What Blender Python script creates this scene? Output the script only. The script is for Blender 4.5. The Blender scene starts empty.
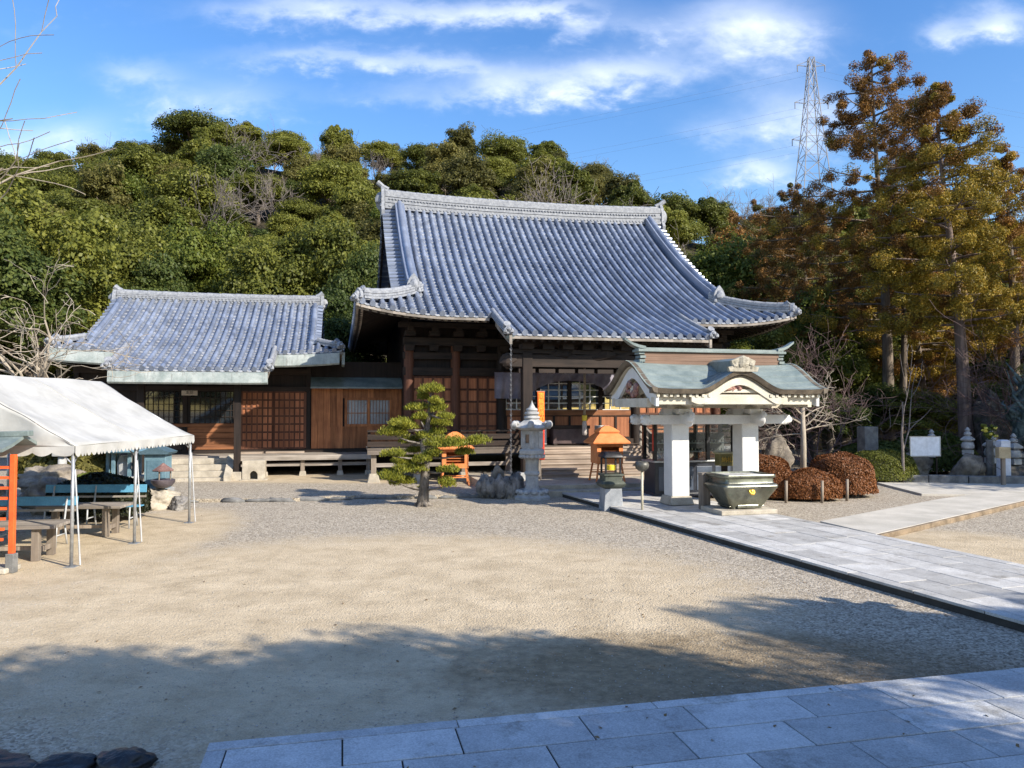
import bpy, math, random
import numpy as np
from mathutils import Vector, Matrix
R = math.radians
PI = math.pi
sc = bpy.context.scene
COL = sc.collection

# ------------------------------------------------------------------ camera, sky, sun, exposure
cam_d = bpy.data.cameras.new("camera")
cam = bpy.data.objects.new("camera", cam_d); COL.objects.link(cam)
EYE = 2.4
F = 750.0
cam.location = (0, 0, EYE)
cam.rotation_euler = (R(90 + 1.83), 0, 0)
cam_d.sensor_width = 36.0
cam_d.lens = 36.0 * F / 1024.0
cam_d.clip_end = 3000
sc.camera = cam
sc.view_settings.view_transform = 'Standard'
sc.view_settings.look = 'None'
sc.view_settings.gamma = 1
sc.view_settings.use_curve_mapping = False
sc.view_settings.exposure = 0.85
SUN_EL = 31.0
SUN_AZ = math.degrees(math.atan2(0.81, -0.58))      # clockwise from +Y towards +X
world = bpy.data.worlds.new("World"); sc.world = world
world.use_nodes = True
def make_world():
    n = world.node_tree.nodes; l = world.node_tree.links; n.clear()
    def M(op, a, b=None, c=None, clamp=False):
        x = n.new('ShaderNodeMath'); x.operation = op; x.use_clamp = clamp
        for k, q in enumerate((a, b, c)):
            if q is None: continue
            if isinstance(q, (int, float)): x.inputs[k].default_value = q
            else: l.new(q, x.inputs[k])
        return x.outputs[0]
    out = n.new('ShaderNodeOutputWorld'); bg = n.new('ShaderNodeBackground')
    sky = n.new('ShaderNodeTexSky'); sky.sky_type = 'NISHITA'; sky.sun_disc = False
    sky.sun_elevation = R(SUN_EL); sky.sun_rotation = R(SUN_AZ)
    sky.air_density = 1.35; sky.dust_density = 0.25; sky.ozone_density = 3.5; sky.altitude = 50
    tc = n.new('ShaderNodeTexCoord'); sp = n.new('ShaderNodeSeparateXYZ'); l.new(tc.outputs['Generated'], sp.inputs[0])
    x, y, z = sp.outputs
    ya = M('MAXIMUM', M('ABSOLUTE', y), 0.04)
    X = M('DIVIDE', x, ya); Z = M('DIVIDE', z, ya)
    cb = n.new('ShaderNodeCombineXYZ'); l.new(X, cb.inputs[0]); l.new(Z, cb.inputs[1]); l.new(M('SIGN', y), cb.inputs[2])
    def noise(sx, sy, det, rough, off, dist=0.0):
        mp = n.new('ShaderNodeMapping'); mp.inputs['Scale'].default_value = (sx, sy, 3); mp.inputs['Location'].default_value = off
        l.new(cb.outputs[0], mp.inputs[0])
        t = n.new('ShaderNodeTexNoise'); t.inputs['Scale'].default_value = 1; t.inputs['Detail'].default_value = det
        t.inputs['Roughness'].default_value = rough; t.inputs['Distortion'].default_value = dist
        l.new(mp.outputs[0], t.inputs[0]); return t.outputs[0]
    n1 = noise(5, 9, 7, .56, (3.1, 1.7, 0), .25)
    n2 = noise(16, 30, 6, .6, (7.3, 2.2, 0), .2)
    wx = M('MULTIPLY', M('SUBTRACT', n1, .5), .12)
    wz = M('MULTIPLY', M('SUBTRACT', n2, .5), .07)
    Xw = M('ADD', X, wx); Zw = M('ADD', Z, wz)
    tot = None
    for px, py, rx, ry, a in CLOUDS:
        dx = M('DIVIDE', M('SUBTRACT', Xw, (px - 512) / F), rx / F)
        dz = M('DIVIDE', M('SUBTRACT', Zw, (408 - py) / F), ry / F)
        d2 = M('ADD', M('MULTIPLY', dx, dx), M('MULTIPLY', dz, dz))
        g = M('MULTIPLY', M('POWER', 2.718, M('MULTIPLY', d2, -0.75)), a)
        tot = g if tot is None else M('ADD', tot, g)
    nn = M('ADD', M('MULTIPLY', n1, .55), M('MULTIPLY', n2, .65))
    bgc = M('MULTIPLY', M('SUBTRACT', nn, .64), 1.0)
    den = M('ADD', M('MULTIPLY', tot, M('ADD', -.20, M('MULTIPLY', nn, 1.7))), M('MAXIMUM', M('MULTIPLY', M('ADD', bgc, .16), M('MULTIPLY', M('LESS_THAN', y, 0.0), 2.5)), M('MAXIMUM', bgc, 0)))  # cloud behind the camera is thickened to add neutral fill light
    mr = n.new('ShaderNodeMapRange'); mr.interpolation_type = 'SMOOTHSTEP'
    l.new(den, mr.inputs[0]); mr.inputs[1].default_value = .04; mr.inputs[2].default_value = 1.15; mr.inputs[3].default_value = 0; mr.inputs[4].default_value = .82
    low = n.new('ShaderNodeMapRange'); low.interpolation_type = 'SMOOTHSTEP'; l.new(z, low.inputs[0]); low.inputs[1].default_value = .0; low.inputs[2].default_value = .12
    fac = M('MULTIPLY', mr.outputs[0], low.outputs[0])
    hs = n.new('ShaderNodeHueSaturation'); hs.inputs['Saturation'].default_value = SKY_SAT; hs.inputs['Value'].default_value = SKY_VAL; hs.inputs['Hue'].default_value = .512
    l.new(sky.outputs[0], hs.inputs['Color'])
    mx = n.new('ShaderNodeMixRGB'); l.new(fac, mx.inputs[0]); l.new(hs.outputs[0], mx.inputs[1]); mx.inputs[2].default_value = CLOUD_COL
    l.new(mx.outputs[0], bg.inputs[0]); bg.inputs[1].default_value = SKY_STR
    l.new(bg.outputs[0], out.inputs[0])
SKY_STR = 0.125; SKY_SAT = 1.27; SKY_VAL = 1.0
CLOUD_COL = (5.6, 6.0, 6.8, 1)
CLOUDS = [(520, 82, 70, 17, .75), (345, 52, 110, 12, .6), (628, 70, 52, 19, .75), (440, 62, 60, 10, .45), (330, 4, 130, 16, .75), (470, 14, 70, 14, .45),
          (752, 28, 74, 38, .95), (620, 22, 50, 12, .35), (415, 92, 80, 12, .35), (800, 118, 62, 30, .8), (752, 172, 42, 14, .95), (215, 96, 75, 24, .5), (125, 70, 42, 14, .5), (60, 128, 60, 24, .45),
          (1002, 18, 38, 20, .9), (945, 30, 22, 14, .6), (705, 128, 36, 14, .4), (560, 0, 60, 10, .5), (30, 150, 90, 18, .4)]
make_world()
sun_d = bpy.data.lights.new("sun", 'SUN'); sun_d.energy = 4.5; sun_d.angle = R(0.53); sun_d.color = (1.0, .92, .79)
sun = bpy.data.objects.new("sun", sun_d); COL.objects.link(sun)
_s = Vector((math.sin(R(SUN_AZ)) * math.cos(R(SUN_EL)), math.cos(R(SUN_AZ)) * math.cos(R(SUN_EL)), math.sin(R(SUN_EL))))
sun.rotation_euler = _s.to_track_quat('Z', 'Y').to_euler()
sun.location = _s * 200

# ------------------------------------------------------------------ helpers
CP, SP = math.cos(R(1.83)), math.sin(R(1.83))
def ray(px, py):
    a = (px - 512) / F; b = (384 - py) / F
    return Vector((a, CP - b * SP, SP + b * CP))
def at(px, py, Y):
    r = ray(px, py); k = Y / r.y
    return Vector((r.x * k, Y, EYE + r.z * k))
def gnd(px, py, z=0.0):
    r = ray(px, py); k = (z - EYE) / r.z
    return Vector((r.x * k, r.y * k, z))

class MB:
    def __init__(s): s.v = []; s.f = []; s.m = []; s.cur = 0
    def add(s, vs, fs):
        o = len(s.v); s.v += [tuple(p) for p in vs]
        for f in fs: s.f.append(tuple(i + o for i in f)); s.m.append(s.cur)
        return s
    def mat(s, i): s.cur = i; return s
    def box(s, c, d, rz=0, rx=0, ry=0, taper=1.0):
        M = Matrix.Rotation(rz, 3, 'Z') @ Matrix.Rotation(ry, 3, 'Y') @ Matrix.Rotation(rx, 3, 'X')
        vs = []
        for k in (-.5, .5):
            t = taper if k > 0 else 1
            for i, j in ((-.5, -.5), (.5, -.5), (.5, .5), (-.5, .5)):
                vs.append(Vector(c) + M @ Vector((i * d[0] * t, j * d[1] * t, k * d[2])))
        return s.add(vs, [(3, 2, 1, 0), (4, 5, 6, 7), (0, 1, 5, 4), (1, 2, 6, 5), (2, 3, 7, 6), (3, 0, 4, 7)])
    def b2(s, x0, x1, y0, y1, z0, z1): return s.box(((x0 + x1) / 2, (y0 + y1) / 2, (z0 + z1) / 2), (x1 - x0, y1 - y0, z1 - z0))
    def bar(s, p, q, w, h, up=(0, 0, 1)):
        p = Vector(p); q = Vector(q); d = (q - p).normalized(); u = Vector(up)
        if abs(d.dot(u)) > .98: u = Vector((0, 1, 0))
        a = d.cross(u).normalized() * (w / 2); b = a.cross(d).normalized() * (h / 2)
        vs = []
        for e in (p, q): vs += [e - a - b, e + a - b, e + a + b, e - a + b]
        return s.add(vs, [(3, 2, 1, 0), (4, 5, 6, 7), (0, 1, 5, 4), (1, 2, 6, 5), (2, 3, 7, 6), (3, 0, 4, 7)])
    def tube(s, pts, r, n=8, cap=True, squash=1.0):
        pts = [Vector(p) for p in pts]; rs = r if isinstance(r, (list, tuple)) else [r] * len(pts)
        vs = []; ref = None
        for i, p in enumerate(pts):
            d = (pts[min(i + 1, len(pts) - 1)] - pts[max(i - 1, 0)])
            d = d.normalized() if d.length > 1e-9 else Vector((0, 0, 1))
            if ref is None: ref = Vector((1, 0, 0)) if abs(d.x) < .8 else Vector((0, 1, 0))
            a = d.cross(ref).normalized(); b = d.cross(a).normalized(); ref = -b if False else ref
            for k in range(n):
                th = 2 * PI * k / n
                vs.append(p + a * math.cos(th) * rs[i] + b * math.sin(th) * rs[i] * squash)
        fs = []
        for i in range(len(pts) - 1):
            for k in range(n):
                k2 = (k + 1) % n
                fs.append((i * n + k, i * n + k2, (i + 1) * n + k2, (i + 1) * n + k))
        if cap:
            fs.append(tuple(range(n - 1, -1, -1))); fs.append(tuple((len(pts) - 1) * n + k for k in range(n)))
        return s.add(vs, fs)
    def lathe(s, prof, n=16, c=(0, 0, 0), phase=0.0, sx=1.0, sy=1.0):
        vs = []; fs = []
        for r, z in prof:
            for k in range(n):
                th = 2 * PI * k / n + phase
                vs.append((c[0] + r * math.cos(th) * sx, c[1] + r * math.sin(th) * sy, c[2] + z))
        for i in range(len(prof) - 1):
            for k in range(n):
                k2 = (k + 1) % n
                fs.append((i * n + k, i * n + k2, (i + 1) * n + k2, (i + 1) * n + k))
        fs.append(tuple(range(n - 1, -1, -1))); fs.append(tuple((len(prof) - 1) * n + k for k in range(n)))
        return s.add(vs, fs)
    def loops(s, loops, closed=True, caps=True):
        n = len(loops[0]); vs = [p for lp in loops for p in lp]; fs = []
        for i in range(len(loops) - 1):
            for k in range(n if closed else n - 1):
                k2 = (k + 1) % n
                fs.append((i * n + k, i * n + k2, (i + 1) * n + k2, (i + 1) * n + k))
        if caps and closed:
            fs.append(tuple(range(n - 1, -1, -1))); fs.append(tuple((len(loops) - 1) * n + k for k in range(n)))
        return s.add(vs, fs)
    def prism(s, poly, z0, z1):
        n = len(poly)
        vs = [(p[0], p[1], z0) for p in poly] + [(p[0], p[1], z1) for p in poly]
        fs = [tuple(range(n - 1, -1, -1)), tuple(range(n, 2 * n))] + [(k, (k + 1) % n, n + (k + 1) % n, n + k) for k in range(n)]
        return s.add(vs, fs)
    def ext(s, poly3, d):
        n = len(poly3); d = Vector(d); vs = [Vector(p) for p in poly3]; vs += [p + d for p in vs]
        fs = [tuple(range(n - 1, -1, -1)), tuple(range(n, 2 * n))] + [(k, (k + 1) % n, n + (k + 1) % n, n + k) for k in range(n)]
        return s.add(vs, fs)
    def grid(s, fn, nu, nv, flip=False):
        vs = [fn(i / nu, j / nv) for j in range(nv + 1) for i in range(nu + 1)]; fs = []
        for j in range(nv):
            for i in range(nu):
                a = j * (nu + 1) + i; q = (a, a + 1, a + nu + 2, a + nu + 1)
                fs.append(q[::-1] if flip else q)
        return s.add(vs, fs)
    def blob(s, c, r, seed=0, amp=.25, nu=18, nv=10, cut=None, freq=2.0):
        rnd = random.Random(seed); ph = [(rnd.uniform(0, 6.3), rnd.uniform(.6, 1.6) * freq, rnd.uniform(.6, 1.6) * freq, rnd.uniform(-1, 1)) for _ in range(5)]
        def fn(a, b):
            th = a * 2 * PI; la = (b - .5) * PI
            d = Vector((math.cos(la) * math.cos(th), math.cos(la) * math.sin(th), math.sin(la)))
            k = 1 + amp * sum(math.sin(p + f1 * d.x * 2 + f2 * d.y * 2 + w * d.z * 3) for p, f1, f2, w in ph) / 3
            z = d.z * r[2] * k
            if cut is not None: z = max(z, cut)
            return (c[0] + d.x * r[0] * k, c[1] + d.y * r[1] * k, c[2] + z)
        return s.grid(fn, nu, nv)
    def build(s, name, mats, parent=None, bevel=0, smooth=False, loc=None, angle=None):
        me = bpy.data.meshes.new(name); me.from_pydata(s.v, [], s.f)
        if not isinstance(mats, (list, tuple)): mats = [mats]
        for m in mats: me.materials.append(m)
        if len(mats) > 1: me.polygons.foreach_set('material_index', s.m)
        if smooth or angle: me.polygons.foreach_set('use_smooth', [True] * len(me.polygons))
        me.update()
        if angle: me.set_sharp_from_angle(angle=R(angle))
        o = bpy.data.objects.new(name, me); COL.objects.link(o)
        if parent: o.parent = parent
        if loc is not None: o.location = loc
        if bevel:
            b = o.modifiers.new('bevel', 'BEVEL'); b.width = bevel; b.segments = 2; b.limit_method = 'ANGLE'; b.angle_limit = R(40)
        return o
def tag(o, label, cat, group=None, kind=None):
    o['label'] = label; o['category'] = cat
    if group: o['group'] = group
    if kind: o['kind'] = kind
    return o
def struct(o): o['kind'] = 'structure'; return o
def thing(name, label, cat, loc=(0, 0, 0), rz=0, group=None):
    o = bpy.data.objects.new(name, None); COL.objects.link(o); o.location = loc; o.rotation_euler = (0, 0, rz)
    o.empty_display_size = .2
    return tag(o, label, cat, group)
def dup(o, loc, rz=0, label=None, scale=None, parent=None):
    c = o.copy(); COL.objects.link(c)
    if parent is None:
        c.location = loc; c.rotation_euler = (0, 0, rz)
        if label: c['label'] = label
        if scale is not None: c.scale = scale if isinstance(scale, tuple) else (scale,) * 3
    else: c.parent = parent
    for ch in o.children: dup(ch, None, parent=c)
    return c

# ------------------------------------------------------------------ materials
def nmat(name):
    m = bpy.data.materials.new(name); m.use_nodes = True
    n = m.node_tree.nodes; l = m.node_tree.links
    return m, n, l, n['Principled BSDF']
def c4(c): return (c[0], c[1], c[2], 1)
def ramp(n, l, fac, stops):
    r = n.new('ShaderNodeValToRGB'); e = r.color_ramp.elements
    while len(e) < len(stops): e.new(.5)
    for k, (p, c) in enumerate(stops): e[k].position = p; e[k].color = c4(c)
    l.new(fac, r.inputs[0]); return r.outputs[0]
def tex(n, l, kind, scale, stretch=(1, 1, 1), detail=5, rough=.6, coord='Object', **kw):
    tc = n.new('ShaderNodeTexCoord'); mp = n.new('ShaderNodeMapping'); mp.inputs['Scale'].default_value = stretch
    l.new(tc.outputs[coord], mp.inputs[0])
    t = n.new(kind); t.inputs['Scale'].default_value = scale
    if kind == 'ShaderNodeTexNoise': t.inputs['Detail'].default_value = detail; t.inputs['Roughness'].default_value = rough
    for k, v in kw.items(): t.inputs[k].default_value = v
    l.new(mp.outputs[0], t.inputs[0]); return t
def noisy(name, c1, c2, scale=4, rough=.75, bump=.15, bscale=40, metal=0, stretch=(1, 1, 1), lo=.35, hi=.65, spec=.4, dirt=None, rv=.1):
    m, n, l, b = nmat(name)
    t = tex(n, l, 'ShaderNodeTexNoise', scale, stretch)
    col = ramp(n, l, t.outputs[0], [(lo, c1), (hi, c2)])
    t2 = tex(n, l, 'ShaderNodeTexNoise', bscale, stretch)
    if dirt:
        t3 = tex(n, l, 'ShaderNodeTexNoise', dirt[1], dirt[3] if len(dirt) > 3 else (1, 1, 1), 8, .7)
        f = ramp(n, l, t3.outputs[0], [(dirt[2], (0, 0, 0)), (dirt[2] + .16, (1, 1, 1))])
        mx = n.new('ShaderNodeMixRGB'); l.new(f, mx.inputs[0]); l.new(col, mx.inputs[1]); mx.inputs[2].default_value = c4(dirt[0]); col = mx.outputs[0]
    fine = n.new('ShaderNodeMixRGB'); fine.blend_type = 'OVERLAY'; fine.inputs[0].default_value = .35
    l.new(col, fine.inputs[1]); l.new(t2.outputs[0], fine.inputs[2])
    l.new(fine.outputs[0], b.inputs['Base Color'])
    rr = n.new('ShaderNodeMapRange'); l.new(t.outputs[0], rr.inputs[0]); rr.inputs[3].default_value = max(rough - rv, .02); rr.inputs[4].default_value = min(rough + rv, 1)
    l.new(rr.outputs[0], b.inputs['Roughness'])
    b.inputs['Metallic'].default_value = metal; b.inputs['Specular IOR Level'].default_value = spec
    if bump:
        bp = n.new('ShaderNodeBump'); bp.inputs['Strength'].default_value = bump; bp.inputs['Distance'].default_value = .02
        l.new(t2.outputs[0], bp.inputs['Height']); l.new(bp.outputs[0], b.inputs['Normal'])
    return m
def wood(name, c1, c2, axis='z', grain=14, rough=.7, plank=None, c3=None):
    st = {'x': (.06, 1, 1), 'y': (1, .06, 1), 'z': (1, 1, .06)}[axis]
    m, n, l, b = nmat(name)
    t = tex(n, l, 'ShaderNodeTexNoise', grain, st, 8, .65)
    big = tex(n, l, 'ShaderNodeTexNoise', 1.3, (1, 1, 1), 4, .6)
    ad = n.new('ShaderNodeMath'); ad.operation = 'MULTIPLY_ADD'; l.new(big.outputs[0], ad.inputs[0]); ad.inputs[1].default_value = .6; l.new(t.outputs[0], ad.inputs[2])
    col = ramp(n, l, ad.outputs[0], [(.55, c1), (1.05, c2)])
    g = n.new('ShaderNodeNewGeometry')
    hs = n.new('ShaderNodeHueSaturation'); l.new(col, hs.inputs['Color'])
    mr = n.new('ShaderNodeMapRange'); l.new(g.outputs['Random Per Island'], mr.inputs[0]); mr.inputs[3].default_value = .72; mr.inputs[4].default_value = 1.28
    l.new(mr.outputs[0], hs.inputs['Value']); l.new(hs.outputs[0], b.inputs['Base Color'])
    b.inputs['Roughness'].default_value = rough; b.inputs['Specular IOR Level'].default_value = .3
    bp = n.new('ShaderNodeBump'); bp.inputs['Strength'].default_value = .25; bp.inputs['Distance'].default_value = .01
    l.new(t.outputs[0], bp.inputs['Height']); l.new(bp.outputs[0], b.inputs['Normal'])
    return m
def leafmat(name, cols, objvar=.25, rough=.5, trans=.4, spec=.25):
    m, n, l, b = nmat(name)
    g = n.new('ShaderNodeNewGeometry'); oi = n.new('ShaderNodeObjectInfo')
    cl = tex(n, l, 'ShaderNodeTexNoise', .9, (1, 1, 1), 3, .6)
    a = n.new('ShaderNodeMath'); a.operation = 'MULTIPLY_ADD'; l.new(g.outputs['Random Per Island'], a.inputs[0]); a.inputs[1].default_value = .45
    a2 = n.new('ShaderNodeMath'); a2.operation = 'MULTIPLY_ADD'; l.new(oi.outputs['Random'], a2.inputs[0]); a2.inputs[1].default_value = objvar
    a3 = n.new('ShaderNodeMath'); a3.operation = 'MULTIPLY_ADD'; l.new(cl.outputs[0], a3.inputs[0]); a3.inputs[1].default_value = .6; a3.inputs[2].default_value = -.12 - objvar * .5
    l.new(a3.outputs[0], a2.inputs[2]); l.new(a2.outputs[0], a.inputs[2])
    k = len(cols); col = ramp(n, l, a.outputs[0], [(i / (k - 1), c) for i, c in enumerate(cols)])
    l.new(col, b.inputs['Base Color']); b.inputs['Roughness'].default_value = rough; b.inputs['Specular IOR Level'].default_value = spec
    if trans:
        tr = n.new('ShaderNodeBsdfTranslucent'); l.new(col, tr.inputs[0])
        mx = n.new('ShaderNodeMixShader'); mx.inputs[0].default_value = trans
        l.new(b.outputs[0], mx.inputs[1]); l.new(tr.outputs[0], mx.inputs[2]); l.new(mx.outputs[0], n['Material Output'].inputs[0])
    return m
def glass(name, tint=(.02, .025, .03), rough=.04, ior=1.55):
    m, n, l, b = nmat(name)
    b.inputs['Base Color'].default_value = c4(tint); b.inputs['Roughness'].default_value = rough; b.inputs['Specular IOR Level'].default_value = 1.0
    b.inputs['IOR'].default_value = ior
    t = tex(n, l, 'ShaderNodeTexNoise', 1.2, (1, 1, 1), 2)
    bp = n.new('ShaderNodeBump'); bp.inputs['Strength'].default_value = .04; l.new(t.outputs[0], bp.inputs['Height']); l.new(bp.outputs[0], b.inputs['Normal'])
    return m
def plain(name, c, rough=.5, metal=0, spec=.5):
    return noisy(name, tuple(x * .85 for x in c), tuple(min(x * 1.1, 1) for x in c), 6, rough, .05, 60, metal, spec=spec)

def tile_mat():
    m, n, l, b = nmat('grey_roof_tile')
    g = n.new('ShaderNodeNewGeometry')
    t = tex(n, l, 'ShaderNodeTexNoise', .7, (1, 1, 1), 6, .65)
    t2 = tex(n, l, 'ShaderNodeTexNoise', 26, (1, 1, 1), 5, .7)
    col = ramp(n, l, t.outputs[0], [(.3, (.15, .178, .245)), (.7, (.28, .315, .39))])  # blue of the reflected sky is partly put into the tile colour
    hs = n.new('ShaderNodeHueSaturation'); l.new(col, hs.inputs['Color'])
    mr = n.new('ShaderNodeMapRange'); l.new(g.outputs['Random Per Island'], mr.inputs[0]); mr.inputs[3].default_value = .74; mr.inputs[4].default_value = 1.26
    l.new(mr.outputs[0], hs.inputs['Value'])
    f = ramp(n, l, t2.outputs[0], [(.60, (0, 0, 0)), (.80, (.35, .35, .35))])
    mx = n.new('ShaderNodeMixRGB'); l.new(f, mx.inputs[0]); l.new(hs.outputs[0], mx.inputs[1]); mx.inputs[2].default_value = (.42, .43, .44, 1)
    l.new(mx.outputs[0], b.inputs['Base Color'])
    rr = n.new('ShaderNodeMapRange'); l.new(t2.outputs[0], rr.inputs[0]); rr.inputs[3].default_value = .24; rr.inputs[4].default_value = .45
    l.new(rr.outputs[0], b.inputs['Roughness']); b.inputs['Metallic'].default_value = .25; b.inputs['Specular IOR Level'].default_value = .6
    bp = n.new('ShaderNodeBump'); bp.inputs['Strength'].default_value = .12; bp.inputs['Distance'].default_value = .02
    l.new(t2.outputs[0], bp.inputs['Height']); l.new(bp.outputs[0], b.inputs['Normal'])
    return m
T_TILE = tile_mat()
T_LIP = noisy('pale_weathered_tile_lip', (.16, .18, .22), (.40, .41, .44), 5, .6, .2, 30)
T_RIDGE = noisy('weathered_ridge_tile', (.17, .18, .205), (.30, .31, .33), 9, .6, .3, 30, dirt=((.08, .085, .09), 14, .6))
W_DARK = wood('dark_aged_wood', (.009, .0065, .0055), (.034, .022, .017))
W_DARKX = wood('dark_aged_beam', (.010, .007, .006), (.042, .028, .021), 'x')
W_FRAME = wood('dark_red_brown_frame', (.055, .022, .014), (.14, .058, .033))
W_RED = wood('warm_weathered_wood', (.16, .055, .024), (.48, .19, .075))  # albedo raised to stand in for sunlight on the plank wall
W_REDX = wood('warm_weathered_rail', (.10, .038, .018), (.28, .115, .05), 'x')
W_PANEL = wood('red_brown_panel_wood', (.21, .072, .034), (.48, .19, .088))  # own red-brown wood colour of the recessed panels
W_GREY = wood('grey_bleached_wood', (.13, .11, .09), (.34, .30, .26), 'x')
W_STEP = wood('pale_step_wood', (.20, .15, .115), (.42, .34, .27), 'x')
W_POST = wood('grey_bleached_post', (.12, .095, .075), (.30, .25, .20), 'z')
COPPER = noisy('patina_copper', (.13, .165, .16), (.23, .27, .255), 2.2, .5, .1, 30, .0, dirt=((.12, .10, .085), 5, .60, (1, 1, .25)))
COPPER_W = noisy('pale_weathered_copper', (.22, .26, .25), (.38, .41, .395), 3, .55, .12, 30, .0, dirt=((.13, .12, .11), 6, .56, (2.5, 1, .3)))
STONE = noisy('grey_granite', (.28, .28, .275), (.46, .455, .44), 5, .8, .35, 60, dirt=((.12, .12, .11), 7, .62))
STONE_D = noisy('dark_granite', (.10, .10, .098), (.22, .215, .205), 4, .8, .4, 50)
STONE_T = noisy('tan_stone', (.30, .265, .21), (.47, .42, .34), 3, .85, .3, 45, dirt=((.15, .13, .10), 4, .58))
ROCK = noisy('brown_rock', (.10, .085, .07), (.33, .28, .22), 2.5, .9, .8, 14, dirt=((.06, .07, .04), 5, .58))
ROCK_G = noisy('grey_rugged_rock', (.09, .085, .08), (.30, .28, .26), 4, .9, .9, 18, dirt=((.04, .04, .038), 6, .55))
ROCK_D = noisy('dark_mossy_rock', (.03, .03, .028), (.12, .11, .10), 4, .95, .9, 14, dirt=((.05, .06, .03), 3, .55))
ROCK_W = noisy('wet_black_rock', (.010, .010, .011), (.04, .04, .042), 4, .35, .9, 14, dirt=((.10, .09, .08), 6, .68))
WHITE = noisy('white_painted_plaster', (.58, .575, .56), (.68, .675, .655), 2, .6, .06, 50, dirt=((.52, .48, .42), 3, .66, (2, 2, .4)))
CREAM = noisy('shaded_white_wood', (.46, .42, .33), (.58, .54, .45), 3, .65, .08, 40, dirt=((.42, .36, .27), 5, .64))  # white timber under the eaves, its shade put into this cream colour
CANVAS = noisy('white_tent_canvas', (.385, .38, .36), (.455, .45, .43), 1.2, .75, .45, 2.6, spec=.2)
STEEL = noisy('galvanised_steel', (.30, .31, .32), (.46, .47, .48), 9, .42, .05, 60, .55)
STEEL_D = noisy('dull_grey_steel', (.13, .13, .14), (.21, .21, .22), 9, .5, .05, 60, .4)
W_GREYD = wood('dark_grey_board', (.06, .048, .04), (.17, .14, .115), 'x')
IRON = noisy('black_iron', (.012, .012, .014), (.035, .035, .04), 6, .4, .08, 50, .3)
ORANGE = noisy('orange_paint', (.62, .19, .055), (.74, .26, .085), 4, .5, .05, 40, dirt=((.42, .14, .06), 7, .66))
VERMIL = noisy('vermilion_paint', (.66, .095, .022), (.80, .13, .03), 4, .45, .05, 40)
BLUE = noisy('sky_blue_paint', (.075, .25, .40), (.12, .34, .50), 3, .5, .06, 40, dirt=((.35, .45, .5), 9, .68))
WHITEM = plain('white_enamel', (.45, .46, .47), .4)
BRONZE = noisy('polished_dark_bronze', (.13, .13, .105), (.24, .245, .195), 3, .3, .06, 25, .75, dirt=((.12, .17, .12), 4, .6))
BRONZE_G = noisy('green_bronze', (.035, .055, .052), (.13, .175, .165), 5, .55, .5, 20, .2, dirt=((.02, .03, .03), 6, .55))
GOLD = plain('gold_leaf', (.80, .52, .10), .35, .8)
YELLOW = plain('yellow_plastic', (.75, .55, .04), .5)
TERRA = wood('terracotta_board', (.15, .09, .062), (.26, .165, .115), 'x')
CLOTH = noisy('purple_grey_cloth', (.15, .14, .185), (.27, .255, .31), 2, .85, .15, 60, spec=.15)
REDCLOTH = plain('red_cloth', (.55, .06, .035), .8, spec=.1)
ORCLOTH = plain('orange_cloth', (.78, .14, .03), .8, spec=.1)
BARK = noisy('rough_brown_bark', (.08, .06, .045), (.20, .16, .125), 7, .9, .8, 18, stretch=(1, 1, .18))
BARK_R = noisy('reddish_cedar_bark', (.085, .06, .05), (.21, .155, .13), 8, .9, .8, 16, stretch=(1, 1, .1))
BARK_P = noisy('pale_bare_bark', (.24, .195, .15), (.40, .345, .27), 6, .85, .3, 30, stretch=(1, 1, .3))
BARK_G = noisy('grey_twigs', (.11, .09, .08), (.20, .17, .155), 5, .9, .2, 30)
BARK_M = noisy('mauve_twigs', (.075, .048, .047), (.14, .09, .085), 5, .9, .2, 30)
GLASS = glass('dark_window_glass')
GLASS_H = glass('bright_hall_glass', (.03, .04, .05), .03, 2.5)
PAPER = noisy('grey_window_pane', (.25, .26, .28), (.40, .41, .42), 2, .3, .02, 30, spec=.8)  # plain grey pane of the corridor window
L_GREEN = leafmat('evergreen_leaves', [(.045, .058, .014), (.125, .138, .026), (.22, .225, .040), (.33, .305, .06)], .42)
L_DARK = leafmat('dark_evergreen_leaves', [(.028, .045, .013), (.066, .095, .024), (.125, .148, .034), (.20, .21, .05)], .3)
L_BRIGHT = leafmat('bright_broad_leaves', [(.040, .062, .014), (.105, .135, .024), (.19, .21, .036), (.28, .28, .05)], .25)
L_OLIVE = leafmat('olive_leaves', [(.055, .056, .018), (.13, .122, .034), (.20, .18, .05), (.29, .245, .07)], .4)
L_BROWN = leafmat('rusty_autumn_needles', [(.065, .045, .014), (.19, .098, .024), (.34, .165, .036), (.48, .26, .05)], .25, trans=.2)
L_GOLD = leafmat('golden_green_needles', [(.070, .066, .014), (.25, .19, .026), (.47, .29, .036), (.64, .36, .045)], .25, trans=.25)
L_RED = leafmat('russet_clipped_leaves', [(.080, .040, .018), (.19, .072, .026), (.29, .115, .038), (.40, .19, .07)], .2, trans=.1)
L_PINE = leafmat('pine_needles', [(.055, .075, .014), (.18, .19, .024), (.34, .32, .036), (.48, .42, .05)], .1, trans=.2)
L_MOSSY = leafmat('dark_hedge_leaves', [(.008, .010, .005), (.016, .02, .009), (.028, .032, .012), (.05, .05, .02)], .2, trans=.1)
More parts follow.
